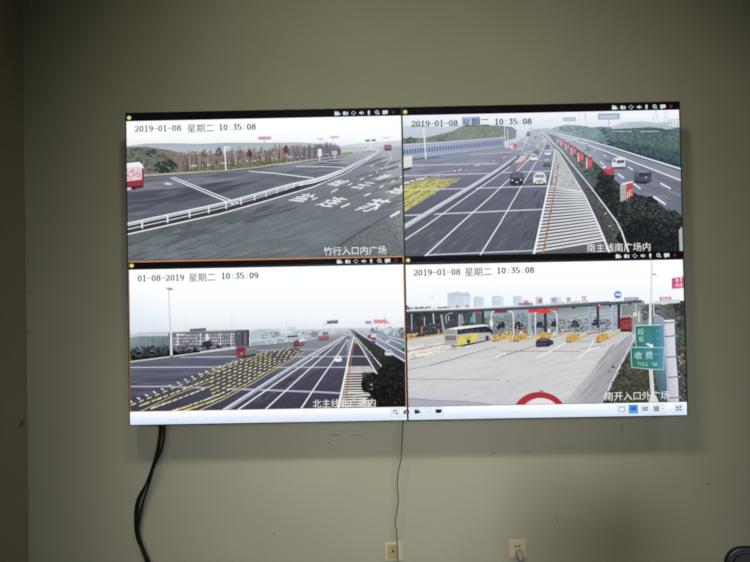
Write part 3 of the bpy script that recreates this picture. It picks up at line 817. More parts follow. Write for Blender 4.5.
# shoulder, verge and barrier of the central reserve
poly([(548, 133), (556, 140), (590, 186), (604, 203), (620, 226), (630, 258), (614, 258), (600, 226), (586, 196), (557.5, 149)], [(150, 160, 172), (134, 142, 156), (96, 98, 108), (88, 88, 92), (78, 78, 80), (70, 72, 72), (66, 66, 74), (72, 72, 82), (84, 86, 98), (140, 148, 162)], .4)
scatter([(586, 187), (592, 190), (606, 208), (618, 226), (626, 252), (620, 252), (606, 222), (594, 202)], 130, [(96, 92, 66), (70, 72, 52), (120, 116, 92), (52, 54, 46)], 1.3, 1.0)
scatter([(596, 212), (602, 214), (614, 246), (608, 246)], 26, [(52, 54, 62), (84, 86, 94)], 1.2, 1.2)
for x, y in ((605.6, 213.8), (617, 217.6), (610, 226)): ell(x, y, .9, .7, (214, 216, 210), 7)
# right carriageway
bands([(548, 131.5), (560, 133), (590, 140), (614, 147), (640, 155), (690, 171), (690, 256), (640, 210), (600, 172), (570, 147)],
      [(548, (186, 196, 208)), (575, (168, 178, 194)), (600, (146, 154, 172)), (630, (122, 130, 150)), (660, (112, 118, 136)), (690, (106, 112, 130))], .15, axis=0, n=14)
scatter([(600, 150), (640, 160), (682, 178), (682, 210), (650, 200), (605, 165)], 70, [(118, 126, 146), (132, 140, 158), (106, 112, 130)], 9, 1.1, 'streak', slope=-0.4)
poly([(614, 148.5), (640, 157.5), (690, 174), (690, 182), (640, 165), (604, 151.5)], (136, 144, 160), .1)
# planted belt behind the right barrier, hazy to the left
bands([(544, 130.6), (556, 126.6), (566, 124.6), (580, 125.2), (592, 127.4), (600, 126.4), (612, 127), (620, 124.2), (630, 125.6), (640, 127), (652, 125.6), (666, 129), (690, 129), (690, 171), (655, 160), (640, 155.4), (614, 147), (590, 140), (560, 133.4)],
      [(544, (186, 200, 210)), (565, (150, 172, 180)), (590, (122, 150, 158)), (612, (98, 126, 136)), (640, (78, 106, 112)), (690, (66, 94, 92))], .5, axis=0, n=18)
scatter([(556, 128), (580, 126), (604, 128), (604, 140), (585, 136)], 140, [(134, 160, 168), (118, 146, 152), (146, 168, 176), (108, 134, 142)], 1.8, 1.2)
scatter([(600, 128), (640, 129), (683, 134), (683, 150), (640, 144), (606, 138)], 420, [(86, 114, 114), (98, 126, 122), (74, 102, 104), (106, 132, 130), (68, 94, 98)], 1.6, 1.2)
scatter([(606, 139), (640, 145), (683, 152), (683, 167), (650, 157), (614, 146)], 300, [(56, 82, 90), (66, 92, 98), (46, 68, 78), (74, 100, 96)], 1.9, 1.4)
scatter([(655, 140), (683, 137), (683, 152), (662, 150)], 90, [(78, 112, 92), (90, 122, 102), (68, 98, 86)], 1.5, 1.0)
scatter([(596, 141), (640, 153), (683, 165), (683, 168.5), (640, 156), (612, 147.4)], 90, [(40, 54, 72), (52, 66, 82)], 2.2, 1.0)
# haze behind the belt: far wood, sheds, pylons, hoardings
poly([(612, 126.5), (622, 122.5), (640, 121), (660, 122.6), (682, 120), (682, 130), (650, 127), (612, 129)], [(196, 208, 220), (188, 202, 214), (186, 200, 212), (192, 204, 214), (196, 206, 216), (160, 180, 190), (166, 186, 196), (180, 196, 206)], .3)
poly([(670, 122.6), (674, 121.2), (681.5, 121), (681.5, 126.6), (670, 126.6)], (222, 228, 236), .3); line([(668, 120.2), (682, 119)], .7, (150, 164, 182))
for x, y in ((671.5, 122), (674.6, 121.6), (678, 121.8)): line([(x, y), (x + .2, y + 4.6)], .9, (150, 164, 180))
poly([(668, 132), (674, 128), (683, 127), (683, 134)], (86, 112, 118), .4)
line([(640, 131.4), (659, 131.2)], .8, (196, 206, 214)); line([(612, 131.2), (632, 131.4)], .7, (190, 202, 208))
for a, b in (((652, 121), (655.5, 110.5)), ((659, 121), (656, 110.5)), ((664.6, 124), (664.6, 110.5)), ((666, 124), (667.6, 111)), ((578, 121), (580, 113)), ((585, 120.4), (584.4, 112.4)), ((587, 124), (585.6, 113))):
    line([a, b], .5, (188, 196, 210))
for a, b in (((653, 118), (658, 117.6)), ((654, 115), (657.4, 114.6)), ((585, 116), (587, 115.8))): line([a, b], .4, (192, 200, 212))
rect(563.4, 117.4, 576, 121.2, (158, 172, 204)); rect(564.4, 118.2, 575.2, 120.6, (196, 206, 226), .4)
rect(598.2, 113.4, 620, 119.6, (150, 172, 204)); rect(599.4, 114.4, 619, 118.8, (166, 192, 222), .3); rect(601, 116, 616, 117.4, (194, 214, 234), .4); line([(608.6, 119), (608.6, 129)], .9, (172, 182, 198))
line([(545, 121.8), (553.6, 121.2)], .7, (206, 212, 222)); line([(546, 120.4), (553, 119.8)], .4, (214, 220, 228)); line([(592, 124.6), (607, 125.6)], 1.4, (226, 232, 238))
# barrier and lines of the right carriageway
line([(556, 133), (590, 140.8), (614, 147.6), (640, 156), (690, 171.6)], (.7, 1.8), (222, 230, 240))
line([(614, 149), (640, 157.6), (690, 173.6)], (.5, 1.4), (92, 102, 118))
line([(562, 136.5), (580, 142), (603, 150), (640, 164.4), (690, 183.6)], (.6, 1.5), (232, 236, 242))
for a, b, wd in (((628.4, 166.6), (633.2, 170), 1.3), ((618, 173.6), (624.2, 178), 1.5), ((633.4, 183.4), (640.8, 188.6), 1.6), ((660.4, 183), (671, 188.6), 1.6), ((653.6, 196.4), (665.8, 204.2), 2.0), ((600, 161.4), (604, 164.8), 1.1), ((589.6, 155), (592, 157), .8), ((604, 155), (606.4, 156.6), .8), ((594, 149.6), (596, 150.8), .6), ((584, 147), (586, 148.2), .6)):
    line([a, b], wd, (236, 240, 244))
# vehicles, right side
def vehicle(x0, y0, x1, y1, body, roof, glass, lean=0.0):
    h = y1 - y0; wdt = x1 - x0
    ell((x0 + x1) / 2, y1 - h * .06, wdt * .54, h * .14, (58, 60, 72), 10)
    poly([(x0, y0 + h * .42), (x0 + wdt * .14, y0 + h * .08), (x0 + wdt * .3, y0), (x1 - wdt * .25, y0), (x1 - wdt * .1, y0 + h * .1), (x1, y0 + h * .42), (x1 - wdt * .02, y1 - h * .08), (x0 + wdt * .03, y1 - h * .06)], body, .2)
    poly([(x0 + wdt * .17, y0 + h * .12), (x0 + wdt * .3, y0 + h * .02), (x1 - wdt * .25, y0 + h * .02), (x1 - wdt * .13, y0 + h * .12)], roof)
    poly([(x0 + wdt * .1, y0 + h * .44), (x0 + wdt * .19, y0 + h * .16), (x1 - wdt * .17, y0 + h * .16), (x1 - wdt * .1, y0 + h * .44)], glass, .2)
    for xx in (x0 + wdt * .16, x1 - wdt * .16): ell(xx, y1 - h * .1, wdt * .07, h * .1, (34, 34, 42), 8)
poly([(612, 161.6), (614.6, 158), (622, 156.6), (625.4, 157.6), (625.4, 167.6), (620, 168.6), (612.4, 167.4)], (226, 230, 236), .1)
poly([(617, 160.2), (624.6, 159.8), (624.6, 162.8), (617, 163.4)], (84, 92, 108), .3); poly([(612.6, 161.4), (614.8, 159), (616, 159.2), (615.6, 163)], (120, 130, 146)); poly([(612.4, 166.8), (625.4, 166.4), (625, 169.2), (613, 168.8)], (88, 92, 106)); rect(617.6, 164, 624.4, 165.8, (206, 212, 222))
poly([(634, 174.6), (637.4, 170.6), (644, 169.8), (650.6, 170.8), (651.8, 173), (651.8, 181.6), (645, 183.2), (634.4, 181)], (76, 82, 102), .2)
poly([(637.6, 170.8), (644, 169.8), (650.4, 170.8), (649, 172.4), (638, 172.4)], (128, 138, 152)); poly([(639.4, 173), (650.6, 172.8), (650.8, 176), (639.6, 176.4)], (58, 62, 80), .3); rect(645, 176.6, 647.6, 177.8, (176, 178, 190)); poly([(634.4, 180.6), (651.6, 181.2), (645, 184.2), (635, 183)], (48, 50, 62)); poly([(634.4, 175), (637.4, 171.6), (638.6, 173), (638, 176.6)], (96, 104, 122))
vehicle(583.4, 141, 588.2, 144.8, (206, 212, 224), (222, 228, 236), (110, 120, 140)); vehicle(585, 146.4, 590.8, 150.4, (150, 158, 178), (196, 204, 216), (92, 100, 122)); vehicle(574, 138, 577.4, 140.8, (222, 226, 232), (232, 236, 240), (140, 150, 168))
# planted central reserve with red lamp-box signs
hedge = [(548, 133), (556, 136), (570, 144), (584, 153), (596, 163), (606, 172), (620, 184), (640, 196), (662, 206), (683, 222), (683, 258), (628, 258), (620, 228), (606, 204), (588, 185), (568, 159)]
poly(hedge, [(136, 148, 158), (112, 124, 130), (88, 104, 106), (74, 92, 90), (58, 74, 70), (48, 58, 58), (42, 50, 52), (38, 44, 48), (36, 42, 46), (32, 38, 42), (24, 28, 32), (24, 26, 30), (34, 40, 42), (40, 48, 48), (52, 66, 58), (84, 98, 98)], .6)
scatter([(570, 150), (590, 160), (604, 172), (612, 182), (598, 186), (586, 176)], 150, [(66, 82, 66), (54, 70, 58), (80, 94, 78), (44, 56, 50)], 1.4, 1.0)
scatter([(596, 168), (602, 168), (606, 172), (594, 180), (588, 172)], 60, [(70, 92, 66), (82, 104, 78), (56, 76, 56)], 2.0, .6)
def bush(cx, cy, rx, ry, n, cols):
    poly([(cx + rx * random.uniform(.84, 1.06) * math.cos(6.2832 * k / 22), cy + ry * random.uniform(.84, 1.06) * math.sin(6.2832 * k / 22)) for k in range(22)], cols[0], .7)
    scatter([(cx + rx * .95 * math.cos(6.2832 * k / 16), cy + ry * .95 * math.sin(6.2832 * k / 16)) for k in range(16)], n, cols, 1.5, 1.1)
DK = [(32, 38, 42), (46, 54, 56), (24, 28, 34), (64, 72, 70), (40, 48, 48), (76, 84, 80)]
bush(606, 177, 9, 7, 70, DK); bush(605, 190, 12, 11, 130, DK); bush(613, 200, 12, 13, 130, DK); bush(625, 214, 13, 13, 120, DK); bush(643, 214, 21, 19, 300, DK); bush(667, 228, 20, 20, 280, DK); bush(640, 238, 24, 17, 300, [(26, 31, 35), (36, 43, 46), (50, 57, 56), (22, 25, 29)]); bush(668, 246, 20, 12, 150, [(24, 28, 32), (36, 42, 44), (50, 56, 56)])
scatter([(616, 200), (640, 196), (662, 206), (680, 214), (680, 224), (640, 216), (618, 216)], 420, [(74, 84, 80), (62, 72, 68), (50, 58, 58), (90, 100, 94)], .8, .55)
for x, y, wd, h, c in ((557.5, 137.6, 2.6, 5.6, (172, 136, 146)), (561.4, 139.4, 3.0, 6.6, (178, 122, 132)), (566.4, 142.6, 3.6, 7.4, (184, 112, 124)), (572.2, 146.8, 4.4, 8.0, (190, 98, 112)), (579, 152.2, 5.0, 9.4, (190, 84, 100)), (587.4, 157, 5.2, 11.4, (180, 74, 92))):
    poly([(x, y), (x + wd, y - .8), (x + wd, y + h - .4), (x, y + h)], c, .2); line([(x - .5, y + .6), (x - .5, y + h)], wd * .3, (214, 206, 206)); poly([(x + wd * .3, y + h * .3), (x + wd * .8, y + h * .25), (x + wd * .8, y + h * .7), (x + wd * .3, y + h * .75)], tuple(min(255, v * 1.25) for v in c), .3)
poly([(601.8, 167.4), (604, 166), (607, 165.8), (605, 168.4)], (226, 230, 232)); poly([(603.6, 170), (606, 167.2), (610.6, 166.6), (614, 168.6), (615, 172.4), (613, 175), (609, 174.8)], (190, 68, 92), .3); poly([(606, 167.4), (610.4, 166.8), (612, 168.4), (607.4, 169.6)], (216, 120, 138)); poly([(604, 171), (608, 174.8), (606, 175.6), (603, 173)], (130, 40, 60))
poly([(620.2, 185.4), (626.6, 182.6), (626, 199.6), (620.4, 202)], (170, 172, 168), .2); poly([(620.2, 185.4), (623, 183), (632.8, 180.8), (633.2, 182.4), (626.4, 184.2)], (228, 228, 226)); poly([(626.4, 184), (633.2, 182.2), (633.2, 195.6), (626, 199.6)], (196, 72, 86), .3)
for a, b in (((627.4, 192), (627.6, 198)), ((629.4, 190.6), (629.4, 196.6)), ((631, 193), (632.4, 195)), ((630.6, 190.4), (632.4, 190))): line([a, b], 1.0, (240, 214, 214))
line([(541, 131), (561, 150), (575, 167.6), (590, 186), (604, 204.6), (617, 222), (622, 232), (627, 247), (630, 257)], (.8, 2.0), (228, 232, 234))
line([(544, 135), (558, 150), (574, 170), (586, 186)], .5, (60, 66, 76))
line([(682, 227), (681.6, 252)], 2.0, (200, 202, 206)); poly([(679, 230), (681.6, 227), (683, 227), (683, 256), (680, 256)], (176, 180, 184))
# vehicles, left side
vehicle(509.8, 171.6, 523.6, 184.8, (66, 72, 94), (112, 122, 140), (98, 112, 132)); poly([(511, 180), (522.6, 179.6), (522.2, 183), (511.4, 183.4)], (34, 36, 48), .3); ell(512.4, 180.2, 1.1, .8, (208, 214, 226), 7); ell(521, 179.8, 1.1, .8, (208, 214, 226), 7); rect(515.4, 181.4, 518.6, 182.6, (186, 194, 212))
vehicle(533.2, 172.4, 546.2, 184.4, (228, 231, 230), (240, 242, 240), (136, 148, 160)); poly([(535, 180), (544.6, 179.7), (544, 182.6), (535.6, 182.9)], (196, 202, 204)); line([(537.2, 180.6), (542.4, 180.4)], .8, (84, 88, 92)); rect(538.2, 181.8, 541.4, 183, (124, 132, 148))
vehicle(543, 157.2, 551.2, 166.2, (116, 128, 148), (140, 150, 168), (170, 182, 196)); line([(544, 164), (550, 163.8)], 1.2, (66, 72, 86))
vehicle(529.8, 154, 537.2, 160.8, (226, 230, 234), (240, 242, 244), (120, 130, 146)); vehicle(544.8, 150, 551, 155.6, (216, 222, 228), (230, 234, 238), (130, 140, 156)); vehicle(534, 150, 539, 153.8, (120, 128, 144), (180, 188, 200), (96, 106, 124)); vehicle(524.6, 151.4, 529.6, 154.6, (204, 210, 218), (226, 230, 234), (110, 120, 140))
vehicle(545.2, 144.4, 550, 148.2, (128, 136, 152), (160, 168, 182), (100, 110, 126)); vehicle(541.4, 140, 545, 142.6, (220, 224, 230), (232, 236, 240), (140, 150, 160)); vehicle(535.6, 145.4, 539, 147.8, (214, 218, 226), (230, 234, 238), (130, 140, 156)); vehicle(526.6, 131.6, 530, 135.6, (120, 140, 150), (140, 158, 166), (110, 126, 138)); vehicle(534.6, 136, 537, 138, (130, 140, 150), (180, 190, 200), (110, 120, 130))
poly([(402, 157.4), (411.4, 155.6), (412.4, 157), (412.2, 167.4), (402, 169.8)], (222, 222, 218), .1); poly([(402, 168.6), (412.2, 166.6), (411, 169.4), (406, 171), (402, 171)], (70, 70, 82), .3); line([(402, 157.6), (411.8, 155.8)], .8, (238, 238, 236))
# toll hut, lamp posts
poly([(507.4, 144), (513, 142.8), (518.6, 143.2), (518.4, 149.4), (508, 150.4)], (206, 168, 184), .5); rect(510, 145.4, 512.4, 149.6, (232, 220, 228)); rect(514, 143.6, 517, 148.6, (190, 110, 132), .4); line([(507.2, 149), (512, 149)], 1.2, (140, 96, 120))
line([(504.4, 122), (505.6, 147)], .8, (222, 228, 238)); line([(507.6, 129), (508.4, 147)], .8, (216, 222, 234)); line([(500, 137.6), (506, 137)], .6, (214, 220, 232))
line([(423.4, 124.8), (424.4, 138), (426, 159)], 1.3, (236, 240, 246))
# clock block behind the weekday, and the stamps
poly([(461.6, 116.8), (480, 116.4), (480.2, 124.6), (461.8, 125.2)], (186, 202, 232), .1); poly([(471.5, 117), (480, 116.6), (480.2, 124.2), (471.7, 124.6)], (156, 178, 222), .1)
stamp('2019-01-08', '10:35:08', 411.4, 126.8, 462.0, 126.0, 494.6, 124.8, (36, 38, 58), 4.7)
cjk('南主线南广场内', 586.6, 251.4, 9.2, (238, 240, 240))

# ------------------------------------------------ lower left picture: main line seen from a gantry
use('C')
bands([(124, 258), (412, 254), (412, 345), (124, 350)], [(270, (255, 255, 255)), (292, (252, 254, 255)), (310, (246, 250, 253)), (322, (236, 242, 247)), (332, (220, 228, 235)), (340, (208, 218, 226))], n=18)
for i in range(8):       # cooler sky towards the left edge
    bands([(129 + i * 7, 284 + i * 3), (136 + i * 7, 284 + i * 3), (136 + i * 7, 336), (129 + i * 7, 336)], [(284 + i * 3, ramp([(270, (255, 255, 255)), (292, (252, 254, 255)), (310, (246, 250, 253)), (322, (236, 242, 247))], 284 + i * 3)), (320, (226 + i * 1.6, 238 + i * .8, 250 - i * .4)), (336, (212 + i, 224 + i * .6, 236))], n=8)
# hazy horizon
poly([(129, 335), (140, 332.6), (158, 332), (172, 331.6), (250, 331), (258, 329.4), (268, 328.6), (290, 330), (320, 329), (350, 327.6), (380, 328.6), (408, 327), (408, 345), (129, 352)],
     [(190, 206, 216), (184, 202, 210), (178, 196, 204), (178, 196, 204), (180, 200, 206), (184, 204, 208), (188, 206, 212), (196, 210, 218), (198, 208, 220), (206, 216, 226), (194, 206, 216), (186, 200, 210), (150, 166, 178), (120, 138, 142)], .3)
poly([(129, 338), (140, 336.4), (172, 336), (172, 350), (129, 352)], [(146, 164, 174), (126, 146, 152), (118, 138, 146), (92, 108, 112), (98, 112, 114)], .4)
for i in range(26):
    x = 131 + i * 1.55; line([(x, 337 + random.uniform(-.8, 1)), (x, 347)], .7, random.choice([(104, 126, 138), (128, 148, 156), (92, 112, 120)]))
scatter([(130, 348), (150, 346), (170, 346.5), (172, 354), (150, 357), (130, 360)], 160, [(44, 50, 52), (58, 66, 64), (34, 38, 42), (74, 82, 74)], 1.7, 1.3)
# office block
poly([(168, 333.4), (190, 332), (235, 330.6), (236, 346), (168, 348.4)], (112, 112, 122), .2)
poly([(189.4, 329.2), (205.8, 328), (206, 331), (189.6, 332.4)], (104, 106, 118), .2); line([(189.4, 329.2), (205.8, 328.1)], .6, (130, 134, 144))
poly([(235, 330.6), (248.8, 330), (249, 346.4), (235.4, 346.8)], (86, 88, 102), .2); poly([(241.6, 332.4), (243.4, 332.3), (243.4, 345), (241.6, 345)], (62, 64, 78)); poly([(247, 330.2), (249, 330.1), (249.2, 346.4), (247.2, 346.4)], (48, 50, 62))
line([(168, 333.2), (190, 332), (215, 330.4), (248.8, 329.9)], .6, (142, 146, 158))
for r in range(4):
    for i in range(26):
        x = 170.4 + i * 2.48; y = 335 + r * 3.0 - (x - 170) * .022
        if random.random() < .86: rect(x, y, x + random.choice((1.0, 1.4, 1.8)), y + 1.5, random.choice([(196, 198, 212), (212, 214, 224), (160, 160, 176), (184, 188, 204)]))
for x in (177.6, 200.2, 207, 220.4, 231): line([(x, 333), (x + .1, 345.5)], .8, (226, 228, 234))
rect(205.4, 334.6, 208.4, 340.4, (222, 226, 234)); rect(176, 334.2, 184.6, 335.4, (226, 230, 236)); rect(237.2, 333, 240.2, 334, (140, 140, 154)); rect(244, 333, 246.2, 344, (118, 104, 116), .3)
line([(185.2, 315), (185.4, 331)], .4, (206, 216, 226)); line([(231.6, 313), (231.8, 330)], .5, (198, 206, 216))
scatter([(169, 348), (190, 346), (230, 345), (240, 346.5), (200, 351), (172, 355)], 120, [(46, 50, 52), (60, 66, 62), (38, 42, 46), (92, 84, 74)], 1.5, 1.0); bush(207.4, 344.6, 4.6, 3.4, 40, [(44, 48, 54), (56, 62, 66), (36, 40, 44)])
line([(249.6, 337.4), (249.7, 348)], 1.0, (234, 238, 242))
poly([(250, 332), (258, 330.4), (268, 329.6), (268, 340), (250, 341)], (176, 196, 200), .3); scatter([(262, 336), (266, 332), (276, 331.6), (284, 336), (282, 341), (264, 342)], 60, [(118, 140, 142), (142, 162, 164), (98, 120, 124), (170, 186, 188)], 1.5, 1.1)
line([(250, 341.4), (262, 339.6), (284, 338)], 1.8, (196, 208, 214), .4); line([(250, 344.6), (270, 342.4), (300, 340)], 1.6, (158, 172, 178), .4)
# skyline clutter
random.seed(5)
scatter([(264, 333), (300, 331), (334, 331), (346, 332), (346, 341), (300, 345), (264, 344)], 240, [(206, 210, 220), (150, 160, 172), (178, 188, 196), (120, 130, 140), (196, 180, 200), (224, 226, 232)], 1.6, .9)
scatter([(352, 333), (366, 331), (408, 330), (408, 339), (380, 339)], 170, [(150, 168, 178), (120, 138, 150), (178, 192, 202), (196, 206, 214), (98, 112, 124)], 1.6, 1.1)
scatter([(398, 329), (408, 327), (408, 339), (400, 338)], 40, [(86, 98, 112), (110, 122, 134)], 1.5, 1.5); scatter([(370, 329), (377, 327.6), (378, 332), (370, 333)], 30, [(104, 116, 134), (120, 132, 146)], 1.2, 1.0)
rect(287, 327, 296, 330, (204, 212, 220), .2); rect(281, 331.4, 292, 333, (226, 230, 234)); line([(286, 337), (297.6, 336)], 1.8, (52, 62, 66)); poly([(311, 332), (318, 331.4), (318, 337), (311, 337.6)], (140, 140, 156), .4)
line([(286.4, 323), (286.6, 340)], .8, (222, 228, 232)); ell(286.2, 323.4, .9, .5, (150, 160, 170), 7)
for x, y in ((281.4, 314), (304.4, 318), (375.6, 311)): line([(x, y), (x, 331)], .5, (222, 228, 234))
poly([(326.8, 321.4), (338, 320.6), (338, 323.4), (327, 324)], (86, 110, 112), .3); line([(326.6, 320.8), (338.2, 320)], .5, (60, 78, 82)); line([(332.8, 323), (332.6, 334)], 1.1, (214, 224, 232)); line([(330, 324), (330, 333)], .6, (196, 208, 218)); rect(323, 323, 326.4, 325.6, (206, 214, 218))
rect(365.2, 321, 371.4, 324, (146, 164, 192), .2); rect(373.6, 319.8, 386.8, 323.4, (222, 126, 140), .2); rect(375, 320.8, 385.6, 322, (240, 160, 168), .4); rect(387.2, 321.8, 389.6, 324, (186, 192, 200))
for x in (371.2, 378.6, 385.2): line([(x, 323), (x, 333)], .6, (170, 178, 190))
line([(384.6, 315.6), (384.6, 320)], .5, (214, 140, 150)); line([(394, 331), (394.4, 338)], 1.0, (206, 214, 220)); rect(388, 326.6, 391.6, 328, (206, 150, 160)); rect(384, 330, 389, 333, (206, 216, 222), .3); rect(378, 331.6, 383, 335, (120, 166, 172), .3)
# carriageways
poly([(126, 362), (170, 357), (200, 353), (240, 348.4), (268, 345), (310, 340.6), (350, 329), (354, 336), (366, 356), (380, 380), (392, 420), (120, 424)],
     [(98, 102, 122), (100, 104, 122), (104, 108, 124), (110, 116, 130), (122, 128, 138), (136, 142, 152), (196, 202, 212), (140, 144, 158), (82, 82, 102), (70, 68, 88), (62, 60, 80), (74, 76, 98)], .15)
bands([(126, 376), (400, 370), (400, 416), (126, 420)], [(372, (84, 86, 108)), (392, (72, 72, 94)), (412, (62, 62, 84))], .1, n=6)
poly([(228, 408.5), (306, 357), (346, 334), (350, 330), (354, 337), (346, 372), (337, 412), (228, 414)], [(62, 60, 80), (78, 78, 98), (120, 124, 138), (190, 196, 206), (130, 134, 148), (72, 70, 92), (58, 56, 76), (54, 54, 72)], .15)
scatter([(132, 364), (225, 355), (250, 352), (180, 384), (132, 402)], 60, [(96, 98, 118), (84, 86, 106), (104, 108, 126)], 14, .9, 'streak', slope=0.05)
scatter([(232, 404), (300, 362), (336, 345), (336, 395), (300, 408)], 60, [(64, 62, 82), (80, 80, 100), (72, 70, 92)], 8, 1.2, 'streak', slope=0.6)
scatter([(272, 382), (290, 374), (296, 380), (262, 402), (246, 404)], 26, [(96, 98, 110), (50, 48, 66), (84, 86, 100)], 4, .9, 'streak', slope=0.6)
line([(126, 362.4), (170, 356.8), (200, 352.8), (240, 348)], [1.5, 1.5, 1.3, 1.0], (196, 200, 200), .4); line([(200, 352), (235, 347.6)], 1.4, (214, 216, 220), .8); line([(240, 347.6), (268, 345.2), (300, 341.4)], .8, (92, 112, 112))
# cross lines
CR = (184, 188, 208)
for a, b, wd in (((130, 367.6), (222, 367), 1.3), ((130, 386.6), (165, 386.6), 1.3), ((165, 386.6), (224, 388.6), 1.4), ((196, 357.2), (237, 356.6), 1.2), ((255, 350.4), (322, 349.2), .8), ((285, 356.8), (367, 356.4), 1.0), ((270, 367.5), (347, 367.3), 1.2), ((180, 357.4), (196, 357.2), .7)):
    line([a, b], wd, CR)
line([(205, 387.8), (260, 390), (316, 392), (340, 393.2)], 2.0, (176, 180, 198))
# yellow rumble field: rows of dashes converging towards the plaza
topb = [(130, 402.6), (155, 393), (180, 383), (202, 374), (224, 366), (245, 358.6), (262, 353), (292, 346.6)]
botb = [(176, 413), (190, 409), (210, 402), (224, 396.4), (244, 385), (262, 374), (281, 363), (302, 351.4)]
poly([(196, 380), (224, 370), (245, 360.6), (264, 354), (296, 347.6), (302, 351.4), (281, 363), (262, 374), (240, 386), (214, 392)], (82, 80, 90), .3)
random.seed(21)
for r in range(9):
    s = r / 8
    n = 26
    for i in range(n):
        t = (i + (r % 2) * .5 + random.uniform(-.12, .12)) / n
        t = max(0.0, min(1.0, t))
        a, b = lerp(topb, t), lerp(botb, t)
        x, y = a[0] + (b[0] - a[0]) * s, a[1] + (b[1] - a[1]) * s
        if x < 212 and r in (1, 3, 5, 6) : continue
        if x < 200 and r == 0: continue
        ln = 2.5 - 1.5 * t; wd = 1.9 - 1.0 * t
        c = random.choice([(214, 208, 152), (198, 191, 134), (226, 221, 182), (206, 197, 122)])
        line([(x - ln + .5, y + ln * .42 + .9), (x + ln + .5, y - ln * .42 + .9)], wd, (46, 44, 56)); line([(x - ln, y + ln * .42), (x + ln, y - ln * .42)], wd, c)
        if x > 205 and random.random() < .5: ell(x + random.uniform(-2, 2), y + random.uniform(-1, 1), .9 - .4 * t, .6 - .2 * t, random.choice([(226, 222, 196), (60, 56, 60)]), 6)
for i in range(20):      # pale paired cones along the upper edge
    t = i / 22; x, y = lerp(topb, t)
    ell(x, y - 1.6, 1.5 - t, .8 - .4 * t, (206, 216, 214), 7); ell(x + 1.5 - t, y - .5, 1.4 - t, .7 - .4 * t, (222, 222, 186), 7); ell(x + .6, y - 2.8 + t, .8 - .4 * t, .5, (48, 48, 60), 6); line([(x + 1.6, y + 3.4 - 2 * t), (x + 6.4 - 4 * t, y + 1.4 - 1.2 * t)], 1.6 - .9 * t, (40, 40, 52)); line([(x + 1.2, y + 2.6 - 1.6 * t), (x + 6 - 4 * t, y + .6 - .8 * t)], 1.5 - .8 * t, (206, 202, 150))
line([(178, 412), (205, 403.4), (224, 395.8), (250, 382), (280, 364)], (.9, .6), (190, 180, 120)); line([(195, 412.4), (224, 399), (252, 383.6), (283, 364.6), (304, 352)], (1.0, .6), (206, 196, 140)); line([(140, 411.5), (176, 394.6), (215, 379.6)], (1.0, .6), (196, 186, 120))
# guard rail and lane lines
line([(224, 411), (250, 394.4), (280, 375), (310, 356.4), (334, 342.4), (346, 335)], [4.6, 4.0, 3.3, 2.5, 1.6, .8], (150, 158, 176), .3)
line([(222.6, 410.4), (249, 393.6), (279, 374.4), (309, 355.8), (334, 341.8), (346, 334.6)], [2.4, 2.1, 1.8, 1.4, 1.0, .6], (206, 214, 224), .2)
for a, b, wd in (((236, 411), (312, 358.6), (1.5, 1.1)), ((312, 358.6), (344, 336.6), (1.1, .5)), ((263, 411.6), (316, 362.8), (1.5, 1.1)), ((316, 362.8), (347.6, 334.4), (1.1, .5)), ((299, 411.8), (316, 385.8), (1.6, 1.4)), ((316, 385.8), (341, 350), (1.4, 1.0)), ((341, 350), (350.6, 334), (1.0, .5)), ((352, 343), (354, 335), (1.0, .5))):
    line([a, b], list(wd), (234, 236, 242))
poly([(353.6, 334), (357, 336), (368, 348.6), (383, 370), (379, 380), (369, 366), (361, 348)], [(150, 152, 160), (110, 112, 118), (70, 70, 80), (52, 52, 60), (60, 58, 66), (74, 72, 84), (90, 90, 104)], .3)
# chevron triangle and edge lines
poly([(354.4, 335), (356.6, 337), (361, 348), (369.6, 366), (376, 372), (378, 378), (372, 415), (337, 415), (347, 366)], [(120, 118, 128), (104, 104, 116), (70, 68, 84), (66, 64, 78), (92, 88, 92), (80, 76, 80), (70, 66, 74), (70, 66, 78), (66, 64, 82)], .3)
poly([(352.6, 344), (359.6, 345), (369.4, 365.8), (347, 366.2)], (68, 66, 82), .2)
line([(348, 356.4), (366, 356.4)], 1.0, (190, 192, 206))
poly([(346.8, 366.4), (370, 366), (375, 372), (360, 372.6), (346, 372)], (188, 186, 182), .6); poly([(354, 336), (356, 339), (358, 343), (353, 343)], (170, 160, 160), .3)
for i in range(14):
    y = 373 + i * 2.55; x0 = 346.4 - (y - 373) * .22; x1 = 362 + max(0, (i - 8)) * 2.6
    line([(x0, y), (x1, y - .6 + i * .02)], 1.0 + i * .045, (226, 220, 210))
line([(352, 396), (376, 394.2)], 2.0, (214, 210, 202), .4); line([(346, 392.6), (378, 392.6)], 1.6, (226, 222, 214), .3)
line([(354, 336), (350.4, 350), (345, 376), (338.2, 408)], (1.0, 2.6), (240, 240, 242)); line([(355, 338), (352.4, 350), (348.6, 378), (345.2, 408)], (.9, 1.4), (176, 112, 78))
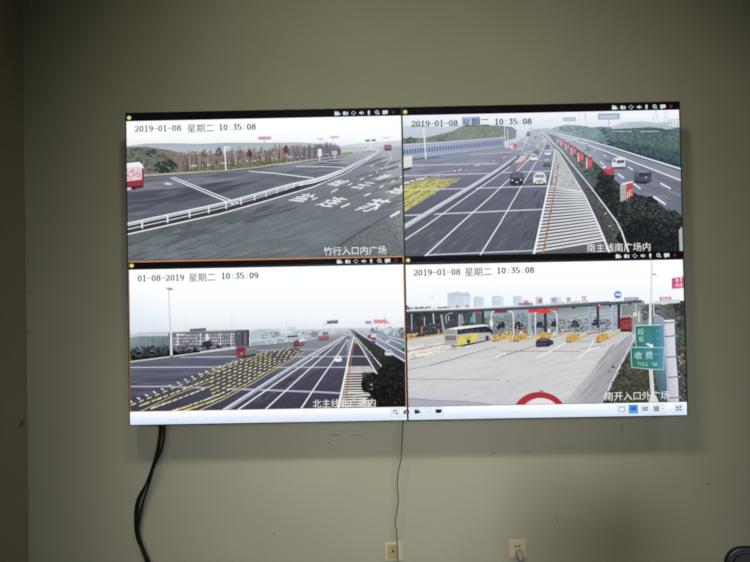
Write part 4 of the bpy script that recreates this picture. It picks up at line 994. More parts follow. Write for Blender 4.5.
# right carriageway, central hedge
poly([(352, 330), (372, 332), (408, 338), (410, 364), (392, 356), (366, 340)], [(182, 192, 204), (160, 170, 186), (122, 132, 152), (92, 100, 124), (100, 108, 130), (140, 150, 166)], .2)
for a, b, wd in (((358, 332.6), (376.6, 343.4), (.5, .9)), ((376.6, 343.4), (408, 363.2), (.9, 1.5)), ((364, 331.6), (378, 338.4), (.4, .7)), ((378, 338.4), (408, 355.2), (.7, 1.2)), ((389, 338.6), (408, 347), (.6, .9)), ((388, 336.4), (408, 341.4), (.6, .9))):
    line([a, b], list(wd), (228, 232, 240))
poly([(349.6, 329), (352.6, 329.6), (364, 337), (380, 347), (395, 357), (410, 366), (410, 416), (372, 416), (377, 384), (381, 370), (366, 348.6), (355, 336)], [(124, 128, 136), (100, 106, 108), (58, 64, 62), (42, 46, 46), (30, 32, 36), (22, 24, 28), (14, 15, 18), (16, 16, 20), (22, 24, 26), (30, 34, 32), (48, 54, 48), (92, 98, 98)], .6)
line([(354, 337), (362.8, 350), (371, 364), (378.4, 376.6)], (.7, 1.6), (232, 234, 240)); line([(355.6, 337), (367.8, 350), (378.6, 363), (383, 368.6)], (.6, 1.4), (224, 226, 232))
scatter([(353, 332), (366, 340), (384, 352), (378, 362), (364, 345)], 70, [(52, 60, 50), (38, 44, 40), (66, 74, 62)], 1.3, .9)
D2 = [(18, 20, 22), (28, 32, 32), (12, 12, 15), (40, 44, 42), (22, 22, 26)]
bush(372, 384, 11, 11, 120, D2); bush(388, 376, 12, 12, 120, D2); bush(401, 378, 10, 16, 120, D2); bush(388, 398, 19, 14, 200, [(12, 12, 15), (20, 21, 24), (30, 32, 32), (16, 15, 18)]); bush(402, 400, 10, 12, 80, [(12, 12, 15), (22, 22, 26)])
for i in range(60):
    x, y = random.uniform(364, 404), random.uniform(366, 404); ell(x, y, .5, .45, random.choice([(74, 80, 72), (56, 60, 58), (96, 98, 92)]), 6)
ell(371.4, 384.6, .9, 1.0, (196, 194, 186), 7); ell(371.6, 389, 1.0, .8, (150, 148, 144), 7)
# vehicles
poly([(236, 348.4), (238, 347), (244.6, 346.6), (246, 348), (246, 356.6), (242, 358), (236.4, 357)], (148, 56, 66), .4); poly([(237, 349), (244, 348.4), (244, 351), (237, 351.6)], (112, 44, 60)); poly([(245.4, 350.2), (257.4, 348), (258, 353.6), (250, 356.6), (246, 356)], (110, 126, 124), .3); poly([(246, 355.6), (256, 353.4), (256, 355.6), (244, 358.6), (237, 358.2)], (52, 48, 62)); line([(246, 350), (257, 347.9)], 1.0, (150, 164, 160)); ell(241.6, 353.4, .7, .7, (240, 220, 220), 6)
poly([(293, 342), (298, 339.4), (299, 340), (299, 346), (293.4, 346.8)], (140, 56, 76), .3); poly([(298.6, 339.4), (305, 338.8), (305.4, 341.4), (304.6, 345), (299, 345.6)], (116, 108, 124), .3); poly([(298.6, 339.4), (304.8, 338.8), (305.4, 341), (299, 341.8)], (226, 222, 226)); line([(293.4, 346.4), (304, 345.2)], 1.1, (52, 40, 56))
poly([(318, 336.6), (322, 335.2), (329, 335.4), (329, 340), (320, 340.8), (318.2, 340)], (158, 96, 106), .4); line([(318.6, 340.2), (328.6, 339.6)], .9, (90, 56, 70)); line([(319, 336.4), (328.6, 335.6)], .7, (196, 130, 138)); rect(322.6, 332, 328, 335, (110, 118, 138), .3)
vehicle(334, 355.8, 341.8, 362.2, (234, 236, 236), (244, 245, 245), (170, 180, 190)); vehicle(347, 335.8, 350.6, 339, (116, 118, 136), (150, 154, 168), (110, 116, 132)); vehicle(344.6, 333, 347, 335.2, (206, 210, 216), (220, 224, 228), (140, 146, 158))
poly([(367, 336), (371, 334), (371.4, 338.6), (368, 338.8)], (140, 70, 92), .2); rect(371, 334, 376.2, 337.6, (222, 208, 190), .2); rect(371, 337.4, 376, 340, (110, 90, 104), .3); vehicle(371, 340.6, 375.4, 344.4, (76, 70, 128), (110, 106, 150), (86, 84, 110)); vehicle(386, 339.6, 390, 342.8, (216, 222, 228), (230, 234, 238), (120, 130, 146)); vehicle(384.8, 350, 392.6, 355.8, (212, 218, 222), (226, 230, 232), (130, 142, 154)); rect(401.6, 343.4, 407, 348, (78, 172, 160), .2); rect(402, 348, 407, 351, (52, 60, 72))
# flood-light mast
line([(168.6, 290), (170, 318), (170.8, 334)], [.7, .9, 1.2], (176, 190, 204)); line([(171, 332), (171.4, 356)], 2.1, (226, 232, 240)); line([(172, 334), (172.4, 356)], .6, (170, 180, 196)); ell(171.4, 356.4, 1.8, .6, (48, 50, 60), 8)
for dx, dy in ((-1.6, .2), (.2, 0), (2, .2), (-.4, 1.4), (1.4, 1.6), (3.2, 1.2)): rect(168.4 + dx, 287.6 + dy, 169.8 + dx, 288.8 + dy, (110, 122, 138))
line([(166.6, 288.8), (173.4, 289.6)], .5, (120, 130, 146))
stamp('01-08-2019', '10:35:09', 137.6, 281.3, 188.6, 281.0, 221.2, 279.0, (62, 64, 80), 4.72)
cjk('北主线北广场内', 312.6, 407.2, 9.1, (242, 243, 244))
# orange frame of the selected camera
def uframe(p, u0, v0, u1, v1, col):
    use(p, RECT[p]); quad_uv(u0, v0, u1, v1, col)
og, og2 = (226, 142, 66), (150, 84, 42)
u0, u1 = BZ + .0015, SEAM_U - BZ - .0005
uframe('A', u0, .7118, u1, .7162, og); uframe('A', u1 - .004, SEAM_V, u1, .7150, og); uframe('A', u0 - .001, SEAM_V, u0 + .0025, .7150, og2)
uframe('C', u1 - .0032, .0600, u1, SEAM_V, (228, 160, 110)); uframe('C', u0 - .001, .0600, u0 + .0022, SEAM_V, (170, 112, 60)); uframe('C', u0, .0590, u1, .0618, (206, 140, 90))

# ------------------------------------------------ lower right picture: toll plaza
use('D')
bands([(400, 252), (695, 246), (695, 322), (400, 326)], [(262, (255, 255, 255)), (285, (251, 253, 255)), (303, (240, 247, 251)), (318, (214, 224, 232))], n=14)
# high-rise blocks in the haze
for x0, y0, x1, y1 in ((447.6, 293, 470.6, 310), (473.6, 296.4, 484.4, 309), (492, 295.8, 503.6, 308), (513.2, 295.8, 522.4, 307), (535.6, 296.6, 543, 306), (550.6, 296.8, 562, 305)):
    poly([(x0, y0 + .8), (x0 + (x1 - x0) * .5, y0 - .3), (x1, y0 + 1.2), (x1, y1), (x0, y1)], [(196, 206, 228), (206, 216, 234), (212, 220, 236), (216, 224, 236), (206, 216, 230)], .1)
    for k in range(1, 5): line([(x0 + (x1 - x0) * k / 5, y0 + .6), (x0 + (x1 - x0) * k / 5, y1)], .5, (186, 198, 222) if k % 2 else (218, 226, 238))
poly([(447.6, 293.4), (459, 291.6), (462, 293), (468, 292), (470.6, 295), (470.6, 297), (447.6, 295)], (196, 206, 228)); rect(456, 305, 459, 308.6, (150, 162, 184)); rect(466, 304.6, 468.4, 308.4, (150, 162, 184))
ell(430.6, 297.4, .9, .4, (90, 96, 110), 6); ell(432.8, 297.8, .8, .4, (100, 106, 120), 6)
scatter([(405, 310), (412, 307.6), (428, 307), (440, 307.4), (450, 306.4), (450, 310), (405, 312)], 70, [(96, 104, 108), (130, 138, 142), (76, 84, 90)], 1.4, .9); poly([(405, 305), (407.6, 305.4), (410, 308), (411, 311), (405, 312)], (120, 110, 128), .3)
# backdrop under the canopy
bands([(404, 311), (480, 309), (546, 307), (645, 301), (645, 336), (404, 342)], [(404, (46, 52, 62)), (450, (58, 66, 74)), (478, (84, 94, 104)), (500, (128, 144, 154)), (545, (138, 152, 164)), (580, (150, 164, 174)), (615, (164, 174, 184)), (645, (150, 160, 160))], .4, axis=0, n=18)
poly([(545, 309), (590, 306), (640, 304), (640, 312), (590, 316), (545, 318)], [(112, 134, 132), (136, 154, 152), (150, 162, 162), (160, 168, 172), (170, 180, 188), (150, 164, 172)], .3)
poly([(484, 311), (540, 309), (540, 316), (484, 318)], (150, 166, 176), .3); scatter([(486, 316), (540, 313), (545, 322), (486, 324)], 80, [(110, 128, 132), (130, 146, 152), (96, 112, 118)], 1.8, 1.0)
for i in range(8): line([(548 + i * 2, 322 + i * .6), (590 + i * 4, 312 + i * .8), (640, 308 + i * 1.6)], .6, [(186, 194, 204), (140, 150, 166), (196, 202, 210)][i % 3])
scatter([(405, 313), (440, 312), (470, 311), (480, 330), (405, 338)], 520, [(34, 40, 50), (52, 58, 66), (70, 76, 82), (26, 30, 40), (84, 82, 88)], 1.1, .9)
scatter([(405, 325), (440, 322), (484, 320), (484, 334), (405, 338)], 320, [(110, 106, 112), (66, 62, 72), (140, 136, 142), (96, 70, 66), (40, 40, 50)], 1.0, .6)
random.seed(31)
scatter([(486, 322), (545, 320), (600, 319), (640, 321), (640, 334), (545, 338), (486, 338)], 900, [(58, 62, 76), (86, 88, 100), (126, 128, 140), (176, 178, 188), (40, 42, 54), (140, 110, 104), (160, 146, 140), (50, 52, 66)], 1.0, .8)
for x, y, r in ((502, 324, 4), (519, 324.6, 4.4), (540, 323.6, 3.6), (555, 323, 3.6), (575, 323, 4.2), (596, 321.6, 3.4)):
    scatter([(x - r, y + r), (x - r * .8, y - r * .6), (x, y - r), (x + r * .8, y - r * .6), (x + r, y + r)], 44, [(40, 46, 58), (58, 64, 74), (30, 34, 46)], 1.2, 1.1); line(arc(x, y + 1, r + .6, r + .4, 180, 360, 8), .6, (190, 196, 206))
for x, y in ((530, 331), (548, 329), (562, 329.6), (571, 331), (505, 331), (520, 331.4), (553, 332), (478, 326)): rect(x, y, x + 2.6, y + 4, (222, 222, 222))
poly([(562, 331.6), (566, 329), (572, 329), (574, 333), (573, 336), (562, 336)], (188, 168, 168), .3); line([(563.4, 331.4), (572, 330.8)], 1.1, (92, 64, 74))
# concrete apron
bands([(404, 338.4), (440, 335), (484, 337), (545, 335), (592, 331.5), (622, 329), (636, 334), (634, 345), (620, 368), (602, 410), (400, 414)],
      [(330, (196, 194, 192)), (345, (204, 203, 202)), (365, (208, 208, 210)), (385, (204, 205, 209)), (408, (196, 197, 204))], .1, n=12)
scatter([(406, 350), (500, 348), (590, 345), (620, 350), (600, 400), (410, 402)], 140, [(208, 208, 210), (202, 203, 206), (212, 211, 211), (198, 199, 203)], 16, 1.4, 'streak', slope=0.22)
poly([(632, 334), (634, 345), (620, 368), (602, 408), (560, 408), (588, 376), (612, 348)], [(176, 174, 178), (168, 164, 170), (160, 156, 164), (160, 156, 166), (190, 189, 194), (184, 182, 188), (188, 186, 190)], .15)
scatter([(606, 350), (628, 338), (632, 346), (616, 372), (600, 402), (580, 402)], 60, [(160, 156, 164), (172, 168, 174), (152, 148, 157)], 8, 1.2, 'streak', slope=1.0)
poly([(406, 398), (424, 399), (436, 401), (440, 408), (404, 410)], (148, 148, 170), .1); poly([(406, 398), (440, 400.4), (480, 402), (500, 406), (404, 410)], (172, 172, 190), .1)
line([(406, 398.6), (440, 400.6), (470, 401.6)], .7, (140, 140, 158))
poly([(404, 347), (440, 343), (452, 346), (440, 353), (404, 361)], (222, 218, 208), .3)
scatter([(405, 346), (446, 342), (470, 346), (420, 358), (405, 360)], 70, [(232, 228, 214), (196, 190, 184), (150, 146, 150), (240, 236, 224)], 3.6, .6, 'streak', slope=0.15)
for a, b, wd in (((405, 351.8), (446, 344), .9), ((410, 359.6), (424, 356.8), .8), ((405, 370.4), (430, 365.4), .6), ((430, 365.4), (452, 359.6), 1.0), ((452, 359.6), (470, 354), .9), ((470, 354), (496, 347), .6), ((500, 357), (524, 349.6), 1.0), ((524, 349.6), (536, 345.4), .7), ((500, 351), (580, 351.6), .6), ((405, 379), (500, 380), .5), ((566, 342), (600, 341), .5), ((580, 349), (606, 345), .5)):
    line([a, b], wd, (128, 124, 132), .5)
for a, b in (((537, 358), (554, 349.4)), ((554, 349.4), (567, 342)), ((578, 358.6), (588, 350.6)), ((588, 350.6), (594, 340.4)), ((588, 350.6), (600, 347)), ((496, 357), (506, 353))): line([a, b], 1.2, (240, 240, 236))
ell(507.6, 381.2, 2.2, .35, (120, 116, 124), 8); ell(541.6, 391.2, 2.0, .6, (56, 52, 58), 8); ell(466, 394.6, 1.8, .35, (140, 138, 146), 8); ell(432, 385, .6, .4, (130, 128, 134), 6)
# toll islands with yellow crash drums
def drums(x, y, wd, h):
    poly([(x, y + h), (x + 1, y + h * .3), (x + wd * .4, y), (x + wd, y + h * .1), (x + wd, y + h * .75), (x + wd * .5, y + h)], (206, 166, 62), .4)
    scatter([(x + .5, y + h * .9), (x + 1.5, y + h * .3), (x + wd * .5, y), (x + wd, y + h * .1), (x + wd, y + h * .7)], 44, [(226, 184, 60), (196, 150, 50), (236, 206, 110), (206, 120, 40), (150, 110, 60)], 1.2, .9)
    line([(x, y + h + .3), (x + wd * .45, y + h + .2)], 1.0, (46, 38, 36))
for a, b in (((404, 340), (444, 334)), ((404, 335), (418, 334))): line([a, b], 1.6, (206, 170, 90), .5)
scatter([(405, 335), (416, 335), (416, 340), (405, 341)], 40, [(222, 178, 70), (196, 146, 60), (230, 200, 120), (120, 96, 80)], 1.2, .8); line([(420, 339), (444, 336.4)], .8, (226, 220, 206))
drums(492.4, 333.4, 15, 7.4); drums(513, 333, 14, 8); drums(537, 332.4, 13.6, 7.4); drums(566, 333.6, 13, 8.2); drums(596, 333.6, 12, 8.4)
for a, b in (((526, 340), (540, 335.4)), ((550, 338), (564, 334.6)), ((578, 340), (592, 332.6)), ((607, 340), (620, 331)), ((496, 340.6), (512, 337))): line([a, b], 1.5, (206, 172, 74), .4)
line([(587, 334), (606, 331)], 1.2, (150, 70, 70), .4); line([(510.6, 331), (510.8, 343)], 3.0, (212, 176, 64), .3); line([(536, 334), (536.2, 340)], 1.2, (226, 196, 70)); line([(421.6, 327), (422, 333.4)], 1.6, (206, 130, 60)); line([(438.6, 329), (438.8, 334)], 1.4, (220, 150, 60))
for x in (505.8, 517.4, 527.4): line([(x, 326), (x + .2, 335)], 1.5, (196, 130, 84))
rect(489.4, 319.4, 493.6, 321, (214, 200, 70)); rect(489.8, 321.4, 493.2, 326, (226, 228, 230))
# columns, lamp posts, teal board
for x, y0, y1, wd, c in ((530, 311.6, 334, 3.8, (158, 168, 178)), (590, 307, 330.6, 3.6, (150, 160, 180)), (613, 305, 331, 3.8, (160, 170, 190)), (483, 311, 326, 2.6, (40, 46, 60)), (545.4, 308.6, 332, 3.2, (48, 50, 62)), (598, 306, 328, 3.0, (60, 56, 76)), (619, 304, 329, 3.0, (44, 46, 66)), (460, 314, 328, 3.4, (146, 156, 164)), (475, 311, 324, 1.6, (120, 136, 146))):
    line([(x, y0), (x + .2, y1)], wd, c, .15); line([(x - wd * .25, y0), (x - wd * .25, y1)], wd * .25, tuple(min(255, v * 1.18) for v in c))
line([(441.4, 314.6), (443, 326), (444.4, 334)], 2.4, (152, 166, 170)); line([(433.2, 313.4), (434, 324)], 1.2, (206, 212, 216))
for a, b in (((445.6, 316), (446.6, 323)), ((448.6, 316), (449, 321)), ((462.4, 315), (462.8, 324)), ((411.6, 314), (411.8, 330)), ((424.4, 317), (424.6, 326)), ((473.4, 313), (474, 322))): line([a, b], .9, (196, 204, 212))
line([(445.6, 316), (448.6, 313.4), (453, 313)], .7, (196, 204, 210)); poly([(470, 316.6), (473.4, 316.2), (473.4, 322.4), (470, 322.8)], (70, 158, 150), .2)
for x, y1, dx in ((491.4, 335, 3.6), (513.4, 336, -4), (535.4, 334, 0), (557, 334, -4)): line([(x + dx, 311.2 if dx else 312), (x + dx * .3, 311.8), (x, 315), (x + .2, 323), (x + .3, y1)], 1.2, (228, 232, 234))
# canopy
poly([(404, 311.2), (474, 308.6), (546, 305.4), (610, 301.8), (643, 300), (641, 302.6), (610, 305.2), (546, 308.6), (474, 311.6), (404, 314)], [(70, 80, 92), (64, 74, 88), (76, 84, 96), (66, 70, 90), (60, 64, 88), (54, 58, 80), (56, 60, 80), (60, 66, 80), (50, 58, 72), (44, 50, 62)], .2)
line([(404, 310.6), (474, 308), (546, 304.6), (610, 301.4)], [1.7, 1.8, 2.0, 1.0], [(226, 232, 236), (232, 236, 240), (206, 212, 218), (150, 156, 170)]); line([(404, 312), (474, 309.6), (546, 306.6), (610, 303.4), (640, 301.6)], .6, (126, 134, 146))
poly([(528.4, 309.6), (539, 308.8), (539, 312), (528.4, 312.8)], (226, 36, 46), .2); poly([(538, 309.4), (550.4, 308.6), (550.6, 313), (538, 313.6)], (236, 42, 50), .2); rect(554, 307.2, 558, 310, (176, 36, 46), .2); ell(556, 308.4, .8, .8, (240, 90, 100), 8); ell(599.6, 305.4, 1.6, 1.5, (226, 54, 74), 9); ell(599.6, 305.4, .7, .7, (250, 180, 190), 7)
rect(494.4, 310.6, 506.8, 313, (56, 40, 52)); 
for i in range(5): rect(495.4 + i * 2.2, 311, 496.8 + i * 2.2, 312.4, (196, 60, 74), .4)
rect(476.6, 311.4, 480, 313.6, (190, 50, 62), .4); rect(572.4, 307, 575, 308.6, (38, 42, 52)); rect(628.6, 303.4, 631.4, 306.4, (24, 26, 38)); rect(609.6, 304.4, 611.6, 306.8, (34, 36, 52)); rect(480, 312, 482, 314, (120, 130, 140))
# lettering and boards on the roof
rect(518, 302.6, 533, 306, (164, 176, 208), .3); 
for i in range(6): rect(519.2 + i * 2.3, 303.2, 520.6 + i * 2.3, 305, (120, 130, 176))
for i, (ch, x, y) in enumerate(zip('南通开发区', (523, 537, 551, 565.6, 581.4), (304.8, 302.9, 302.6, 301.8, 300.8))):
    cjk(ch, x + .4, y, 5.5, [(190, 70, 94), (168, 92, 122), (172, 92, 104), (146, 116, 118), (172, 98, 108)][i], .02)
for x, y in ((555, 302.4), (572, 301.6), (575, 301.2), (578, 301), (586, 300.4), (562, 302)): rect(x, y, x + 2, y + 1, (150, 156, 170), .4)
ell(618, 294.6, 3.9, 3.8, (104, 152, 206), 18); poly(arc(618, 294.6, 3.9, 3.8, 20, 160, 10), (84, 126, 190)); poly([(614.6, 295), (617, 293.4), (619.6, 294), (621.6, 293.6), (621.4, 295.4), (618.6, 295.8), (616, 295)], (226, 238, 246)); line([(616, 298), (615.4, 302)], .6, (190, 200, 212)); line([(620.4, 298), (621.4, 301.6)], .6, (190, 200, 212))
rect(624.2, 297.4, 639, 300.6, (150, 140, 178), .2); rect(625.4, 298.2, 637.6, 299.8, (196, 190, 214), .6)
rect(659.8, 297, 671, 300.8, (206, 128, 150), .2); rect(661.2, 297.8, 669.8, 299.8, (232, 190, 206), .5); line([(671, 296.6), (671.2, 301)], .6, (160, 110, 140))
poly([(672, 278.4), (683.8, 276), (684, 287.6), (672.2, 288.6)], (214, 92, 136), .1); poly([(672, 278.4), (674.4, 278), (674.6, 288), (672.2, 288.2)], (196, 84, 124))
for a, b, wd in (((677, 278), (677.4, 282.4), 1.2), ((679.6, 277.4), (682.6, 276.8), .8), ((681, 277), (681.2, 281.6), 1.0), ((676.4, 280.4), (679, 280), .8), ((675.4, 286), (678, 284), 1.0), ((678, 284), (679.4, 286.6), 1.0), ((680.4, 284.4), (682.4, 284), .9), ((681.4, 283.4), (681.8, 287), 1.0)): line([a, b], wd, (248, 232, 240))
line([(671.4, 288.8), (684, 288)], .7, (206, 190, 206))
# right margin: wood, posts, red lorry
poly([(641, 305), (648, 303.4), (656, 303), (664, 304.6), (672, 302.6), (678, 301), (690, 300), (690, 410), (640, 410)], [(140, 148, 146), (128, 138, 138), (122, 132, 134), (104, 112, 116), (84, 92, 94), (70, 78, 78), (58, 66, 64), (52, 56, 48), (70, 80, 50)], .5)
poly([(622, 305.4), (642, 303.4), (642, 330), (636, 331), (622, 328)], [(128, 134, 134), (140, 146, 146), (150, 158, 160), (150, 156, 160), (140, 146, 150)], .4)
poly([(655, 301.4), (664, 300), (674, 299.4), (680, 299), (680, 303), (655, 304)], (206, 216, 222), .3)
scatter([(642, 306), (664, 306), (684, 303), (685, 320), (664, 318), (642, 320)], 180, [(76, 84, 82), (104, 106, 98), (60, 66, 66), (120, 116, 104), (88, 82, 80)], 1.7, 1.2); scatter([(674, 304), (685, 302), (685, 316), (676, 314)], 60, [(46, 56, 52), (58, 70, 60), (40, 46, 46)], 1.6, 1.3)
scatter([(677, 322), (686, 320), (687, 403), (680, 403)], 170, [(70, 70, 70), (54, 60, 48), (96, 92, 92), (40, 42, 40), (122, 114, 112)], 1.5, 1.3); scatter([(677, 330), (686, 328), (686, 342), (678, 344)], 40, [(72, 92, 62), (88, 108, 76)], 1.4, 1.0)
scatter([(678, 356), (684, 352), (684, 366), (679, 368)], 26, [(150, 140, 142), (120, 112, 116)], 1.0, .9)
line([(620, 316), (642, 315)], .8, (196, 190, 190)); rect(633.4, 312.6, 637.2, 316, (216, 222, 230)); line([(639, 311), (639.2, 322)], 1.2, (230, 234, 236)); line([(636, 304), (636.2, 314)], .7, (220, 226, 232)); line([(653.8, 300), (654, 316)], .9, (232, 236, 240)); line([(622, 317.4), (640, 317)], 1.0, (206, 170, 170), .4)
poly([(620, 319.4), (622, 317.4), (630.4, 317), (632, 318.4), (632, 330.6), (621, 331.4)], (150, 48, 62), .2); poly([(621, 318.6), (631, 318), (631, 319.4), (621, 320)], (96, 40, 52)); rect(620.6, 329.6, 631.6, 331.8, (60, 32, 42)); line([(621.4, 325), (631.4, 324.6)], .8, (188, 90, 104)); scatter([(622, 320), (630, 320), (630, 329), (622, 329)], 26, [(176, 74, 86), (128, 40, 54)], 1.4, .7)
# guard rail and shrubs
poly([(634, 346), (650, 366), (668, 380), (668, 408), (600, 408), (620, 372)], [(86, 88, 70), (64, 70, 44), (52, 60, 36), (44, 48, 34), (50, 52, 44), (80, 80, 72)], .6)
scatter([(632, 352), (650, 364), (666, 380), (668, 403), (606, 403), (622, 372)], 420, [(70, 80, 40), (48, 56, 34), (96, 100, 62), (34, 38, 28), (84, 72, 50), (110, 112, 84)], 1.6, 1.1)
scatter([(606, 390), (618, 372), (626, 360), (630, 362), (614, 400), (604, 403)], 70, [(40, 40, 40), (60, 58, 60), (30, 30, 34)], 1.2, 1.2)
line([(634, 339), (626, 354), (618, 370), (608, 390), (600, 407)], (1.0, 1.9), (214, 218, 228)); line([(635, 341), (627, 357), (619, 373), (610, 391)], (.7, 1.0), (70, 70, 82), .5)
for i in range(7): line([(631 - i * 4.6, 345 + i * 9), (630.2 - i * 4.6, 349 + i * 9.4)], .9, (96, 98, 110))
ell(613.4, 367, 2.0, 1.0, (60, 58, 66), 8); ell(609.4, 371.6, 1.2, .8, (90, 88, 96), 8)
# big mast, green board, steel cabinet
line([(652, 258), (651.4, 285), (650.6, 305), (650.2, 328)], [1.7, 1.9, 2.6, 3.0], (222, 228, 236)); line([(652.5, 262), (652, 285), (651.6, 305), (651.4, 328)], .5, (186, 196, 210)); line([(652.4, 274), (656.8, 274.8)], 1.1, (120, 130, 136)); line([(653.6, 274.4), (655.6, 274.6)], .5, (70, 80, 84))
line([(650.6, 366), (652, 385), (653.4, 406)], [4.0, 4.2, 4.6], (208, 210, 222)); line([(652, 366), (653.6, 385), (655, 406)], .8, (236, 238, 242)); poly([(648.6, 402), (651, 395), (656, 395), (659, 402), (658, 408), (648, 408)], (214, 216, 224))
poly([(654, 314), (661, 317.4), (665, 321), (667, 350), (668, 404), (660, 406), (655, 370)], [(150, 162, 186), (140, 158, 186), (128, 152, 184), (116, 158, 190), (50, 80, 80), (44, 76, 70), (60, 120, 140)], .2)
line([(654, 314), (660, 316), (664, 319.6)], .9, (196, 204, 216))
poly([(663.8, 320.4), (674.6, 319.8), (675.6, 350), (678, 380), (679.4, 408), (668, 408), (666.4, 370), (664.8, 345)], [(206, 210, 222), (214, 218, 228), (216, 219, 229), (214, 216, 226), (206, 208, 220), (186, 190, 204), (192, 197, 210), (198, 203, 215)], .1)
line([(664.6, 321), (667.6, 370), (669.6, 404)], .9, (166, 172, 190)); line([(664, 320.6), (674.6, 320)], 1.1, (236, 238, 244))
for y, x0, x1 in ((323, 664, 675), (336.4, 665, 676), (357.2, 666, 678), (377.4, 668, 679), (398, 669, 680)): line([(x0, y), ((x0 + x1) / 2, y - .2), (x1, y - .9)], 1.0, (52, 54, 64)); line([(x1 - .6, y - .8), (x1 + 1.6, y - .2)], .9, (206, 204, 210))
for i in range(16): ell(random.uniform(668, 676), random.uniform(384, 403), .3, .35, (110, 112, 124), 5)
gA, gB, gC = (18, 118, 100), (28, 128, 118), (84, 150, 190)
poly([(634.8, 325.6), (655, 325), (663.4, 324.8), (664, 347.4), (636, 348)], [gA, gB, gC, (76, 146, 182), gA], .1)
bands([(652, 325), (663.4, 324.8), (664, 347.4), (652, 347.6)], [(652, gB), (656, (40, 130, 140)), (663, gC)], axis=0, n=6)
line([(634.8, 325.6), (655, 325), (662, 324.8)], .9, (206, 228, 224)); line([(634.9, 325.6), (636, 347.6)], .9, (190, 220, 214))
poly([(630.8, 347.2), (664.4, 347.6), (664, 369.6), (650, 369.2), (632, 367.4)], [gA, gC, (56, 140, 160), gB, gA], .1)
bands([(652, 347.6), (664.4, 347.6), (664, 369.6), (652, 369.3)], [(652, gB), (658, (40, 134, 146)), (664, (86, 154, 192))], axis=0, n=6)
line([(630.8, 347.2), (650, 347.4), (664.4, 347.6), (664, 369.6), (650, 369.2), (632, 367.4), (630.8, 347.2)], .9, (186, 222, 218))
cjk('超', 637.6, 334.2, 6.4, (176, 222, 210)); cjk('车', 638.2, 341.6, 6.4, (176, 222, 210))
poly([(645.6, 343.8), (648.6, 343.2), (651.4, 345), (652.6, 343.6), (653.6, 347.2), (649.4, 347.2), (650.4, 346.2), (647.6, 345)], (236, 248, 244))
cjk('收', 634.4, 358.6, 8.2, (206, 238, 230)); cjk('费', 645.2, 358.4, 8.2, (186, 226, 222))
for i, ch in enumerate('TOLL GA'):
    if ch != ' ': cjk(ch, 637.2 + i * 2.95, 365.6 + i * .06, 5.0, (176, 222, 212))
line([(654, 354), (661, 354.4)], .6, (120, 190, 206)); line([(656, 331), (661, 331)], .5, (130, 184, 210)); line([(656, 338), (660, 338)], .5, (130, 184, 210))
# coach
poly([(444.2, 330.4), (447, 329), (456.6, 328.6), (457.4, 344.8), (452, 346), (445, 344)], (176, 174, 170), .2); poly([(445.4, 330.6), (455, 330.2), (455.4, 334), (445.6, 334.2)], (150, 154, 156)); poly([(445, 335.6), (456, 335.4), (456.4, 340.4), (445.4, 340.6)], (128, 126, 122), .3); line([(445, 335), (456, 334.8)], .7, (206, 204, 198))
poly([(456.4, 329), (485.6, 325.6), (491, 328), (493.2, 331.6), (493, 337.6), (488, 339.6), (470, 343), (459, 345.6), (456.8, 345)], (186, 184, 174), .15)
poly([(447, 329), (460, 326.4), (484, 324.4), (489.4, 325.6), (486, 326.6), (457, 329.6)], (236, 236, 234))
poly([(457, 329.6), (486, 326), (490.4, 328), (492.6, 332), (488, 332.6), (470, 333), (457.6, 334.6)], (40, 42, 62), .3)
for x in (462, 467.6, 473.4, 479, 484): line([(x, 329), (x, 333.4)], .5, (96, 100, 120))
for x in (459, 464.6, 470, 476): line([(x, 331.6), (x + 2.4, 330.4)], .7, (110, 116, 140))
poly([(457.8, 337), (464, 336.4), (472, 333.8), (477.6, 333.2), (478, 336), (475, 341.2), (467, 343), (459, 345.4), (457.6, 344)], (222, 206, 46), .2); poly([(464, 337.4), (470, 335.4), (472, 337.6), (466, 339.4)], (186, 176, 92))
for x, y in ((468.6, 341.4), (487.2, 337.8)): ell(x, y, 1.9, 2.3, (44, 38, 44), 10); ell(x, y, .8, 1.0, (110, 84, 84), 8)
poly([(490.6, 327.8), (492.8, 331), (493, 335), (490.4, 333.4)], (30, 32, 48)); poly([(450, 345.8), (459, 345.6), (488, 339.8), (492, 338.4), (490, 340.4), (466, 346), (452, 347)], (36, 32, 46), .3); rect(457.6, 336.6, 458.8, 338, (196, 120, 60))
# dark saloon
poly([(535.8, 341.6), (538.4, 339.4), (541, 338), (547, 337.8), (550.4, 339.6), (553.6, 341), (553.4, 344.4), (548, 346.2), (538, 347.2), (535.8, 345.6)], (58, 52, 74), .2); poly([(538.8, 340.4), (541.2, 338.6), (546.4, 338.4), (548.6, 340.2), (543, 341)], (110, 106, 130)); line([(537, 344), (546, 343.6)], .8, (96, 88, 110)); ell(548.6, 345, 1.2, 1.3, (24, 22, 30), 8); ell(537.6, 344.2, .6, .5, (190, 70, 84), 6); ell(545, 344, .6, .5, (180, 70, 84), 6); line([(536, 347), (550, 346.2)], .9, (44, 40, 48))
# round no-entry disc painted at the lower edge
poly(arc(539.6, 416.8, 27.2, 24.6, 180, 360, 26), (182, 34, 46), .1); poly(arc(540.6, 418.6, 21.4, 20.6, 180, 360, 24), (226, 226, 230), .05); poly([(521.6, 410), (528, 401.8), (534, 399.2), (527, 405), (523, 410)], (206, 208, 222)); line(arc(539.6, 416.8, 27.2, 24.6, 190, 350, 20), .6, (150, 30, 44))
stamp('2019-01-08', '10:35:08', 413.6, 275.6, 464.6, 275.4, 496.8, 273.5, (48, 50, 66), 4.72)
cjk('南开入口外广场', 604.6, 399.9, 9.25, (240, 242, 244))

